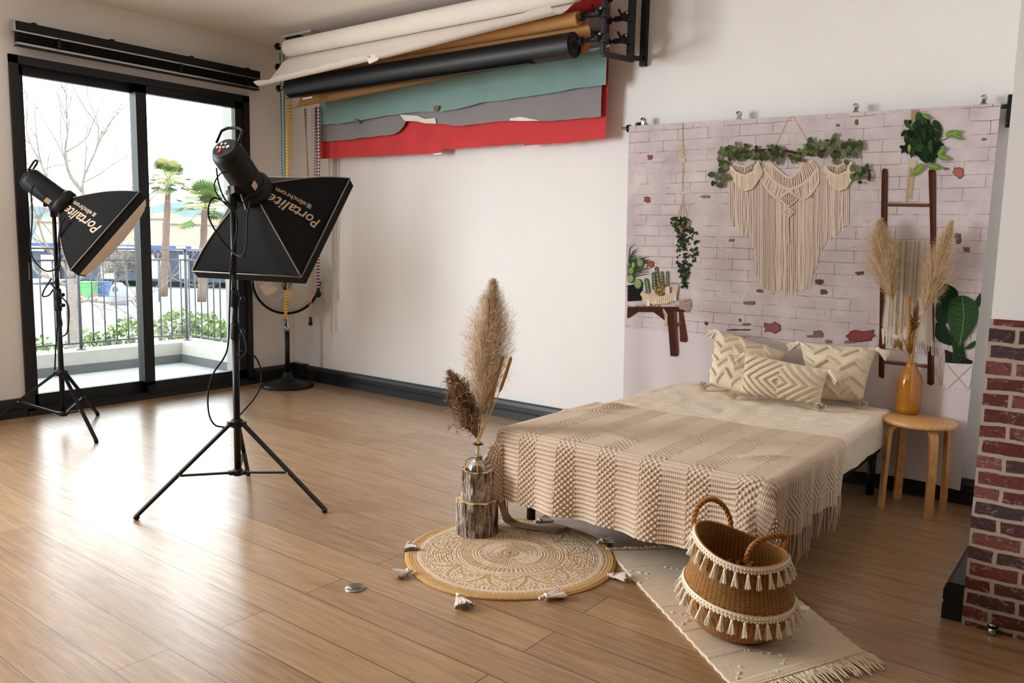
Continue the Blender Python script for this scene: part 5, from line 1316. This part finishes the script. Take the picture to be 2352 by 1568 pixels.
# ------------------------------------------------------------------ stool, vase and dried grasses
sc = V(5.463, -.228, 0); ST = .470
st = thing('wooden_stool', sc, 'round birch stool with bent legs beside the bed, used as bedside table', 'stool')
m = MB(); m.lathe([(.172, ST-.021), (.175, ST-.018), (.175, ST-.003), (.172, ST), (0, ST)], sc, (0, 0, 1), 64, caps=False); m.lathe([(0, ST-.021), (.172, ST-.021)], sc, (0, 0, 1), 64, caps=False); m.build('seat', M['stool_wood'], st)
for a in (math.radians(-52), math.radians(38), math.radians(128), math.radians(218)):
    d = V(math.cos(a), math.sin(a), 0); s_ = V(-d[1], d[0], 0); cur = []
    for (r_, z) in [(.05, ST-.029), (.085, ST-.029), (.115, ST-.030), (.134, ST-.037), (.147, ST-.052), (.152, ST-.075), (.154, ST-.12), (.158, ST-.25), (.162, .0)]: cur.append((r_, z))
    cur = [np.array(c) for c in cur]; G = []
    m = MB(); k = len(cur); vs = []
    for i, c in enumerate(cur):
        t_ = unit(np.append(cur[min(i+1, k-1)]-cur[max(i-1, 0)], 0)); nx_, nz_ = t_[1], -t_[0]
        for (e, w) in ((-.009, -.02), (-.009, .02), (.009, .02), (.009, -.02)):
            vs.append(sc + d*(c[0]-nx_*e) + s_*w + V(0, 0, max(0, c[1]-nz_*e)))
    fs = [(4*i+j, 4*i+(j+1) % 4, 4*i+4+(j+1) % 4, 4*i+4+j) for i in range(k-1) for j in range(4)] + [(3, 2, 1, 0), (4*k-4, 4*k-3, 4*k-2, 4*k-1)]
    m.add(vs, fs, False); m.build('leg', M['stool_wood'], st)

vc = at_z(2081, 951, ST); vc = V(vc[0], vc[1]+.03, ST)
va = thing('amber_vase', vc, 'glossy amber ceramic bottle vase standing on the wooden stool', 'vase')
pv = lambda py: zpx(V(vc[0], vc[1]-.0, 0), py)
zt = pv(832)
hV = zt-ST
m = MB(); m.lathe([(.0, .0), (.045, 0), (.056, .012), (.060, .03), (.061, hV*.45), (.060, hV*.62), (.052, hV*.76), (.036, hV*.87), (.026, hV*.93), (.0245, hV*.985), (.027, hV), (.022, hV), (.020, hV*.93), (.03, hV*.80)], vc, (0, 0, 1), 48, caps=False); m.build('body', M['amber_glaze'], va)

def plume(name, label, base, pts, length, width, n, cols, droop=.3, seed=0, group=None, stalk_r=.0028, cat='dried grass', spread=.8, thin=.0008, start=0., tip=.04, fine=3):
    q = np.random.default_rng(seed); base = V(*base); t = thing(name, base, label, cat, group)
    pts = spline([V(*p) for p in pts], 10); pts = np.array(pts); m = MB(); m.tube(list(pts[::2]), stalk_r, 6); m.build('stalk', M['stalk'], t)
    seg = np.r_[0, np.cumsum(np.linalg.norm(np.diff(pts, axis=0), axis=1))]; tot = seg[-1]; m = MB()
    cols = [np.array(lin(c)) for c in cols]
    for k in range(n):
        s = q.random()**.85; l = tot-length*(1-s); 
        if l < 0: continue
        p = np.array([np.interp(l, seg, pts[:, c]) for c in range(3)]); p2 = np.array([np.interp(min(tot, l+.01), seg, pts[:, c]) for c in range(3)]); tn = unit(p2-p+1e-9)
        if np.linalg.norm(p2-p) < 1e-6: tn = unit(pts[-1]-pts[-2])
        x, y, _ = frame(tn); a = q.uniform(0, 2*math.pi); e = math.cos(a)*x+math.sin(a)*y
        env = max(0, math.sin(math.pi*min(1, (s+.12)/1.12)**.62))**.7 * (1.1-.45*s) + tip*(s > .9)
        w = width*env*q.uniform(.35, 1.1); ln = w*q.uniform(1.4, 2.4)
        p3 = p + tn*ln*.5 + e*w*.55; p4 = p + tn*ln + e*w + V(0, 0, -droop*w*q.random())
        c = cols[q.integers(len(cols))]*q.uniform(.8, 1.1); side = unit(np.cross(tn, e)+e*q.uniform(-.4, .4))*thin
        m.add([p-side, p+side, p3+side, p3-side, p4], [(0, 1, 2, 3), (3, 2, 4)], True, 0, c)
        for _ in range(fine):
            f = q.uniform(.25, .95); b0 = (p*(1-f)+p3*f) if q.random() < .4 else (p3*(1-f)+p4*f); dd_ = unit(tn*q.uniform(.2, 1)+e*q.uniform(0, 1)+q.normal(size=3)*spread)*w*q.uniform(.25, .55)
            sd = unit(np.cross(dd_, q.normal(size=3)))*thin*.8
            m.add([b0-sd, b0+sd, b0+dd_], [(0, 1, 2)], True, 0, c*q.uniform(.85, 1.12))
    m.build('plume', M['fluff'], t)
    return t
PC = [(230, 200, 160), (216, 184, 142), (240, 214, 176)]
V0 = vc + V(0, 0, .06)
VT = V(vc[0], vc[1], zt)
yv = vc[1]
plume('pampas_grass', 'fluffy pampas plume leaning left out of the amber vase', V0, [V0, VT+V(-.004, 0, 0), L3(2068, 760, yv), L3(2048, 680, yv-.02), L3(2030, 590, yv-.03), L3(2020, 506, yv-.03)], .44, .098, 3600, PC, seed=11, group='pampas plumes')
plume('pampas_grass', 'fluffy pampas plume leaning right out of the amber vase', V0, [V0+V(.004, 0, 0), VT+V(.008, 0, 0), L3(2108, 760, yv), L3(2135, 680, yv-.02), L3(2158, 600, yv-.03), L3(2186, 508, yv-.03)], .48, .082, 3600, PC, seed=12, group='pampas plumes')
def cattail_(label, base, pts, head, r):
    t = thing('cattail', base, label, 'dried cattail', 'dried cattails'); p = spline([V(*q) for q in pts], 8); n = len(p); k = int(n*(1-head))
    m = MB(); m.tube(p[:k+1], .0022, 6); m.build('stalk', M['stalk'], t)
    m = MB(); hp = p[k:]; rr_ = [r*.45]+[r]*(len(hp)-2)+[r*.7]; rr_[1] = r*.9; m.tube(hp, rr_, 14); m.build('seed_head', M['cattail'], t)
    return t
cattail_('orange brown cattail standing upright in the amber vase', V0, [V0, VT+V(0, -.004, 0), L3(2087, 800, yv-.01), L3(2088, 760, yv-.01), L3(2087, 720, yv-.01), L3(2086, 678, yv-.01)], .50, .0095)
plume('dried_seed_stem', 'thin brown seed spray right of the cattail in the amber vase', V0, [V0+V(.002, .004, 0), VT+V(.003, .004, 0), L3(2098, 760, yv), L3(2108, 690, yv)], .20, .03, 320, [(130, 90, 52), (150, 106, 62)], seed=13, thin=.0022, fine=2)
plume('dried_wheat_stem', 'short golden grass ears low at the neck of the amber vase', V0, [V0+V(-.002, -.004, 0), VT+V(-.003, -.004, 0), L3(2090, 800, yv-.03), L3(2098, 760, yv-.03)], .14, .03, 340, [(196, 150, 84), (176, 128, 66)], seed=14, thin=.002, fine=2, group='short golden grass ears')
plume('dried_wheat_stem', 'short golden ear drooping to the left of the amber vase neck', V0, [V0+V(-.004, -.002, 0), VT+V(-.008, -.002, 0), L3(2072, 805, yv-.03), L3(2062, 785, yv-.03), L3(2052, 800, yv-.04)], .10, .024, 260, [(196, 150, 84), (170, 120, 60)], seed=15, thin=.002, fine=2, group='short golden grass ears')

# ------------------------------------------------------------------ rugs
rc_ = V(4.268, -2.100, 0); RR = .448
rg = thing('round_jute_rug', rc_, 'round jute rug with white embroidered mandala and white tassels, under the bark vases', 'rug')
nr, na = 190, 560
r = np.linspace(0, 1, nr)[:, None]+np.zeros((1, na)); a = np.zeros((nr, 1))+np.linspace(0, 2*math.pi, na, endpoint=False)[None, :]
irr = 1+.012*np.sin(a*3+.5)+.008*np.sin(a*5+2)
jc = np.array(lin((216, 176, 120))); jd = np.array(lin((182, 138, 82))); wc = np.array(lin((244, 228, 210)))
braid = .5+.5*np.sin(r*RR/.011*2*math.pi + .9*np.sin(a*90))
base = jd + (jc-jd)*(.35+.65*braid)[..., None]
W_ = np.zeros_like(r)
def ring(c, w): 
    global W_; W_ = np.maximum(W_, np.clip(1.4-np.abs(r-c)/w, 0, 1))
for c in (.03, .055, .30, .33, .36, .475, .50, .53, .855, .875): ring(c, .008)
for c in (.10, .14, .19, .24): ring(c, .006)
def band_(r0, r1, k, w=.35):
    global W_; W_ = np.maximum(W_, ((r > r0) & (r < r1) & (np.abs(np.sin(a*k/2)) < w))*1.)
band_(.11, .17, 60, .5); band_(.20, .30, 84, .5); band_(.38, .47, 64, .4); band_(.79, .85, 130, .5); band_(.895, .915, 170, .5)
# lotus petals between .53 and .80
K = 10; phs = (np.mod(a*K/(2*math.pi), 1)-.5)*2; t_ = np.clip((r-.53)/.27, 0, 1); wid = np.sqrt(np.clip(1-t_**1.6, 0, 1))*.95
edge_ = np.abs(np.abs(phs)-wid); inp = (r > .53) & (r < .80)
W_ = np.maximum(W_, (inp & (edge_ < .10) & (edge_ > .0))*.0); 
dk_line = inp & (edge_ < .10); W_ = np.where(inp & ~dk_line, (snoise(r*95, a*34, 7)+.3*np.sin(t_*40)*1 > -.1)*.85, W_)
W_ = np.where(inp & (edge_ >= .10) & (edge_ < .16), 1., W_); W_ = np.where(inp & (np.abs(t_*1.0-.5+np.abs(phs)*.5) < .04) & (np.abs(phs) < wid), 0, W_)
spk = (snoise(r*160, a*70, 9) > -.35); W_ = W_*np.where(spk, 1., .35)
W_ = np.where(r > .915, 0, W_)
W_ = np.where((r > .06) & (r < .88), np.maximum(W_, .22*(snoise(r*120, a*60, 12) > .1)), W_)
col = base*(1-W_[..., None])+wc*W_[..., None]
z = .009 + .0012*braid + .0018*W_ - .006*np.clip((r-.97)/.03, 0, 1) + .004*np.clip((r-.9)/.1, 0, 1)*(1+np.sin(a*4))*.5
P = np.stack([rc_[0]+r*RR*irr*np.cos(a), rc_[1]+r*RR*irr*np.sin(a), z], -1)
P = np.concatenate([P, P[-1:]*V(1, 1, 0)+V(0, 0, .001)], 0); col = np.concatenate([col, col[-1:]], 0)
P = np.concatenate([P, P[:, :1]], 1); col = np.concatenate([col, col[:, :1]], 1)
m = MB(); m.grid(P, col=col, flip=False); m.build('rug_body', M['jute'], rg)
for k, (px, py, ex, ey) in enumerate(((938, 1248, 945, 1262), (948, 1312, 915, 1318), (1050, 1366, 1066, 1390), (1238, 1376, 1284, 1364), (1395, 1322, 1432, 1326), (1372, 1247, 1398, 1242), (1228, 1200, 1256, 1194))):
    p, e = at_z(px, py, .012), at_z(ex, ey, .012); d = e-p; d[2] = -.0
    tassel(rg, p+V(0, 0, .004), d, max(.075, np.linalg.norm(d)*1.15), .024, 'grey_cord', seed=50+k, n=90, flare=1.6, zs=.3)

# flat woven runner with fringed ends
A_, B_, C3, D3 = [at_z(*q)[:2] for q in ((1362, 1347), (1655, 1568), (2003, 1503), (1830, 1392))]
dirL = unit(np.append(B_-A_, 0))[:2]
# long sides: A->B and (far side) D->C ; near end B-C, far end under the throw
E0 = at_z(1420, 1262)[:2]; E1 = at_z(1640, 1262)[:2]
nearL, nearR = at_z(1690, 1590)[:2], at_z(1985, 1500)[:2]
farL, farR = at_z(1395, 1268)[:2], at_z(1690, 1262)[:2]
ru = thing('woven_runner', (*((nearL+farR)/2), 0), 'cream flat woven runner with knotted fringe at its ends, under the basket', 'rug')
nu, nv = 200, 330; G = np.zeros((nu, nv, 3)); cc = np.zeros((nu, nv, 3)); q0 = lin((230, 212, 188)); q1 = lin((212, 190, 162))
uu = np.linspace(0, 1, nu); vv = np.linspace(0, 1, nv)
Pm = [at_z(1362, 1347)[:2]]
def edgeL(v): 
    f = np.array([farL, at_z(1362, 1347)[:2]*.35+farL*.65, at_z(1362, 1347)[:2]*.8+farL*.2, nearL])
    return farL*(1-v)+nearL*v
for i in range(nu):
    for j in range(nv):
        u, v = uu[i], vv[j]; p = (farL*(1-u)+farR*u)*(1-v)+(nearL*(1-u)+nearR*u)*v
        G[i, j, :2] = p
Ug, Vg = uu[:, None]+np.zeros((1, nv)), np.zeros((nu, 1))+vv[None, :]
ed = np.abs(Ug-.5)*2; across = unit(np.append(farR-farL, 0))[:2]
wv = .002*np.sin(Vg*140)*(ed > .985); G[..., 0] += wv*across[0]; G[..., 1] += wv*across[1]
G[..., 2] = .006 + .0009*np.sin(Vg*2*math.pi*1.05/.0085) + .0022*(1+snoise(Ug*3, Vg*5, 3))
tufts = (np.abs(np.mod(Ug*3+np.abs(np.mod(Vg*6, 1)-.5)*1.4, 1)-.5) < .05) & (snoise(Ug*60, Vg*80, 5) > .35) & (np.mod(Vg*3, 1) > .45)
G[..., 2] += .004*tufts*(1+.5*snoise(Ug*90, Vg*120, 6)) + .002*(np.mod(Vg*6, 1) > .8)
q0, q1 = np.array(q0), np.array(q1); f = .5+.5*np.sin(Vg*2*math.pi*1.05/.0085+.6*snoise(Ug*9, Vg*9, 2)); cc = q1+(q0-q1)*f[..., None]; cc = np.where(tufts[..., None], np.array(lin((230, 214, 190))), cc)
G[..., 2] = np.where((ed > .995), .001, G[..., 2])
m = MB(); m.grid(G, col=cc); m.build('woven_body', M['rugweave'], ru)
ld = unit(np.append(nearL-farL, 0)); fm = MB()
for end, e0, e1, sg in ((1, nearL, nearR, 1), (0, farL, farR, -1)):
    n = 58
    for k in range(n):
        p = np.append(e0*(1-k/(n-1))+e1*k/(n-1), .008); c = lin(jit((226, 206, 178), 12))
        fm.ball(p+ld*sg*.006, .0065, 6, 0, c)
        for q in range(3):
            L_ = rng.uniform(.055, .10) if end else rng.uniform(.02, .035); w = rng.uniform(-.02, .035, 2)
            pts = [p+ld*sg*.008, p+ld*sg*L_*.5+V(w[0]*.4, w[0]*.3, .004), p+ld*sg*L_+V(w[0], w[1]*.6, -.003)]
            fm.tube(spline(pts, 3), .0022, 5, 0, c)
o = fm.build('fringe', M['rugweave'], ru); o['kind'] = 'stuff'; lab(o, 'knotted cream fringe')

# ------------------------------------------------------------------ bark logs, bottle, dried stems
def log_(label, c, z0, h, r, hollow, seed):
    t = thing('birch_log', (c[0], c[1], z0), label, 'log', 'bark covered logs'); na, nz = 150, 50
    a = np.linspace(0, 2*math.pi, na, endpoint=False)[:, None]+np.zeros((1, nz)); z = np.zeros((na, 1))+np.linspace(0, h, nz)[None, :]
    d = r*(1+.035*snoise(np.cos(a)*5, np.sin(a)*5+z*2.5, seed)+.045*np.abs(snoise(np.cos(a)*15, np.sin(a)*15+z*7, seed+1))+.02*snoise(np.cos(a)*40, np.sin(a)*40+z*30, seed+2)); d = d*.965
    P = np.stack([c[0]+d*np.cos(a), c[1]+d*np.sin(a), z0+z+.003*np.sin(a*9+seed)*(z > h*.99)], -1); P = np.concatenate([P, P[:1]], 0)
    m = MB(); m.grid(P); m.build('bark', M['birch_bark'], t)
    rim = P[:, -1]; bot = P[:, 0]; m = MB(); cen = V(c[0], c[1], z0+h)
    ri = .80 if hollow else .0; R0 = np.stack([rim, cen+(rim-cen)*.93+V(0, 0, .0), cen+(rim-cen)*max(ri, .5), cen+(rim-cen)*max(ri, .02)], 1)
    R0[:, 1:, 2] = z0+h-.002; m.grid(R0, smooth=False); 
    if hollow: m.grid(np.stack([R0[:, -1], R0[:, -1]-V(0, 0, .06), cen+(R0[:, -1]-cen)*.02-V(0, 0, .06)], 1))
    m.build('cut_face', M['log_cut'], t)
    return t
lg = at_z(1096, 1230)[:2]; lg = V(lg[0]-.02, lg[1]+.02, 0)
zt1 = zpx(V(lg[0]+.05, lg[1]-.07, 0), 1157); zt2 = zpx(V(lg[0]+.04, lg[1]-.055, 0), 1086)
log_('wide bark covered log standing on the round rug, lower of two', lg, .011, zt1-.011, .098, False, 3)
log_('narrower bark covered log stacked on the wide one, holding the glass bottle', lg, zt1, zt2-zt1, .074, True, 8)
zb0 = zt2-.058; bt = thing('glass_bottle', (lg[0], lg[1], zb0), 'small clear glass bottle with twine round its neck, set in the upper log', 'bottle')
ztop = zpx(lg, 1018); hb = ztop-zb0
m = MB(); m.lathe([(0, 0), (.045, 0), (.050, .006), (.051, .03), (.046, hb*.40), (.032, hb*.52), (.016, hb*.62), (.0135, hb*.75), (.0135, hb*.95), (.021, hb*.985), (.022, hb), (.017, hb), (.0115, hb*.95), (.0115, hb*.62), (.03, hb*.48), (.044, hb*.38), (.047, .01), (0, .008)], (lg[0], lg[1], zb0), (0, 0, 1), 36, caps=False); m.build('body', M['bottle_glass'], bt)
m = MB(); m.lathe([(.0225, hb-.005), (.024, hb-.002), (.022, hb+.001), (.019, hb-.001)], (lg[0], lg[1], zb0), (0, 0, 1), 32); lab(m.build('rim', M['black_plastic'], bt), 'dark rim')
m = MB(); 
for k in range(3): m.tube([V(lg[0]+.0175*math.cos(a), lg[1]+.0175*math.sin(a), zb0+hb*(.60+.022*k)+.003*math.sin(a+k)) for a in np.linspace(0, 6.3, 20)], .0028, 6)
for s_ in (-1, 1): m.tube(spline([V(lg[0]+.016*s_, lg[1]-.008, zb0+hb*.62), V(lg[0]+.03*s_, lg[1]-.03, zb0+hb*.60), V(lg[0]+.045*s_, lg[1]-.03, zb0+hb*.50), V(lg[0]+.05*s_, lg[1]-.028, zb0+hb*.38)], 5), .0022, 6)
m.build('twine', M['twine'], bt)
T0_ = V(lg[0], lg[1], ztop); Bs = V(lg[0], lg[1], zb0+.015); yl = lg[1]
plume('pampas_grass', 'tall pale pampas plume rising from the glass bottle', Bs, [Bs, T0_, L3(1106, 940, yl), L3(1114, 860, yl), L3(1125, 760, yl), L3(1133, 645, yl)], .60, .118, 6500, [(236, 212, 182), (222, 196, 164), (244, 226, 202)], seed=21, group='pampas plumes')
plume('reed_plume', 'dark brown reed plume leaning left out of the glass bottle', Bs, [Bs+V(-.003, 0, 0), T0_+V(-.004, 0, 0), L3(1088, 985, yl-.01), L3(1072, 935, yl-.02), L3(1055, 890, yl-.03), L3(1032, 852, yl-.03)], .34, .085, 1100, [(158, 126, 96), (136, 106, 78), (180, 148, 116)], droop=1.3, seed=22, cat='dried grass', thin=.0022, fine=4, start=0)
cattail_('thicker dried cattail right of the pale plume, in the glass bottle', Bs, [Bs, T0_+V(.004, 0, 0), L3(1112, 970, yl), L3(1128, 920, yl), L3(1140, 870, yl), L3(1155, 818, yl)], .47, .0085)
cattail_('slimmer dried cattail furthest right in the glass bottle', Bs, [Bs, T0_+V(.006, 0, 0), L3(1118, 970, yl), L3(1145, 905, yl), L3(1158, 870, yl), L3(1174, 820, yl)], .38, .0075)

# ------------------------------------------------------------------ belly basket with tassels
bc = V(5.285, -2.135, .010)
bk = thing('belly_basket', bc, 'woven seagrass belly basket with two rows of white tassels, on the cream runner', 'basket')
na = 180
fwd = unit(V(CAM[0]-bc[0], CAM[1]-bc[1], 0)); rgt = V(-fwd[1], fwd[0], 0)       # rgt: towards the right of the view
rgt = -rgt if np.dot(rgt, RT) < 0 else rgt
A = np.linspace(0, 2*math.pi, na, endpoint=False)
def ringpts(R, zf, cx=0, cf=0, ex=1.): return np.array([bc + rgt*(cx+R*math.cos(t)*ex) + fwd*(cf+R*math.sin(t)) + V(0, 0, zf(t)) for t in A])
RB = .183
lowrim = lambda t: .160 - .022*math.cos(t) - .020*math.sin(t)
toprim = lambda t: .305 - .030*math.cos(t) - .004*math.sin(t) + .014*math.cos(2*t-.5)
outer = []
for s in np.linspace(0, 1, 26):
    th_ = s*math.pi/2*.98; R = .07+(RB-.07)*math.sin(th_)**.75; outer.append(ringpts(R, lambda t, s=s: (1-math.cos(s*math.pi/2))**1.0*lowrim(t)))
shelf = []
for s in np.linspace(0, 1, 30):
    R = RB*(1-s)**1.6*.30 + .128 + .002 + .022*s**2 if s > 0 else RB; R = .146+(RB-.146)*(1-s)**1.9+.008*s**2
    shelf.append(ringpts(R, lambda t, s=s: lowrim(t)*(1-s)+toprim(t)*s + .012*math.sin(math.pi*s)))
def wgrid(m, rows, l0):
    P = np.array(rows).transpose(1, 0, 2); P = np.concatenate([P, P[:1]], 0); L_ = np.linspace(0, len(rows)/40., len(rows))+l0
    col = np.zeros(P.shape); col[..., 0] = np.linspace(0, 1, na+1)[:, None]; col[..., 1] = L_[None, :]
    m.grid(P, col=col)
m = MB(); wgrid(m, outer, 0); m.add(list(outer[0]), [tuple(reversed(range(na)))], False, 0, (.5, .5, 0)); m.build('lower_body', M['seagrass_weave'], bk)
m = MB(); wgrid(m, shelf, 1.); 
inner = [row + (V(bc[0], bc[1], 0)-row*V(1, 1, 0))*.035 for row in shelf[::-1]] + [ringpts(.10, lambda t: .05), ringpts(.01, lambda t: .012)]
wgrid(m, inner, 2.); m.build('upper_body', M['seagrass_weave'], bk)
for nm, ringp in (('lower_rim', outer[-1]), ('upper_rim', shelf[-1])):
    m = MB(); m.tube(list(ringp)+[ringp[0]], .0045, 6, caps=False); m.build(nm, M['braid'], bk)
def trim(ringp, n, seed, name='tassel_trim', h=.016):
    m = MB(); cen = ringp.mean(0); P = []
    for i, p in enumerate(list(ringp)+[ringp[0]]):
        o_ = unit((p-cen)*V(1, 1, 0)); sc_ = .004*abs(math.sin(i*.9)); P.append([p+o_*.004+V(0, 0, .003), p+o_*.008+V(0, 0, -.004), p+o_*.0075+V(0, 0, -h*.7), p+o_*.006+V(0, 0, -h-sc_)])
    m.grid(np.array(P))
    for i in range(0, na, 2):
        p = ringp[i]; o_ = unit((p-cen)*V(1, 1, 0)); m.ball(tuple(p+o_*.0075+V(0, 0, -h-.001)), .0042, 6)
        m.ball(tuple(p+o_*.008+V(0, 0, -h*.35)), .0032, 6)
    b = m.build(name, M['cream_cord'], bk)
    for k in range(n):
        i = int(k*na/n + 2) % na; p = ringp[i]; o_ = unit((p-cen)*V(1, 1, 0))
        tassel(bk, p+o_*.009+V(0, 0, -h), V(o_[0]*.30, o_[1]*.30, -1), .052, .0095, 'cream_cord', seed=seed+k, n=24, flare=1.35)
trim(shelf[-1], 28, 100); trim(outer[-1], 32, 200)
def braid_handle(pts, r=.0085):
    p = np.array(spline([V(*q) for q in pts], 16)); m = MB(); n = len(p)
    for s in range(3):
        Q = []
        for i in range(n):
            t_ = unit(p[min(i+1, n-1)]-p[max(i-1, 0)]); x, y, _ = frame(t_); a = i*.42+s*2.094; Q.append(p[i]+r*.62*(math.cos(a)*x+math.sin(a)*y))
        m.tube(Q, r*.62, 6)
    m.build('handle', M['braid'], bk)
bd_dep = float(np.dot(bc-CAM, FW))
H = lambda px, py, dd_: at_d(px, py, bd_dep+dd_)
braid_handle([H(1597, 1232, .10), H(1594, 1190, .10), H(1608, 1158, .10), H(1635, 1146, .11), H(1662, 1162, .12), H(1677, 1195, .13), H(1677, 1228, .13)])
braid_handle([H(1712, 1292, -.10), H(1722, 1262, -.10), H(1742, 1243, -.08), H(1772, 1232, -.02), H(1797, 1229, .06), H(1806, 1240, .07), H(1800, 1266, .05)])

# ------------------------------------------------------------------ floor fittings
so = at_z(816, 1351)
t = thing('floor_socket', so, 'round brushed metal floor socket cover left of the round rug', 'floor socket')
m = MB(); m.lathe([(.040, 0), (.040, .002), (.036, .006), (.0, .0065)], so, (0, 0, 1), 40, caps=False); m.build('cover_plate', M['steel_plate'], t)
m = MB(); m.lathe([(.022, .0062), (.0225, .0085), (.021, .009), (.0, .009)], so, (0, 0, 1), 32, caps=False); m.build('lid', M['steel_plate'], t)
ds = at_z(2278, 1457)
t = thing('door_stop', ds, 'small chrome door stop with a black rubber ring by the brick papered wall end', 'door stop')
m = MB(); m.lathe([(.0135, 0), (.0135, .026), (.013, .026)], ds, (0, 0, 1), 28); m.lathe([(.012, .031), (.012, .038), (.009, .040)], ds, (0, 0, 1), 28); m.build('post', M['chrome'], t)
m = MB(); m.lathe([(.012, .025), (.0165, .027), (.0165, .031), (.012, .033)], ds, (0, 0, 1), 28); m.build('rubber_ring', M['black_rubber'], t)
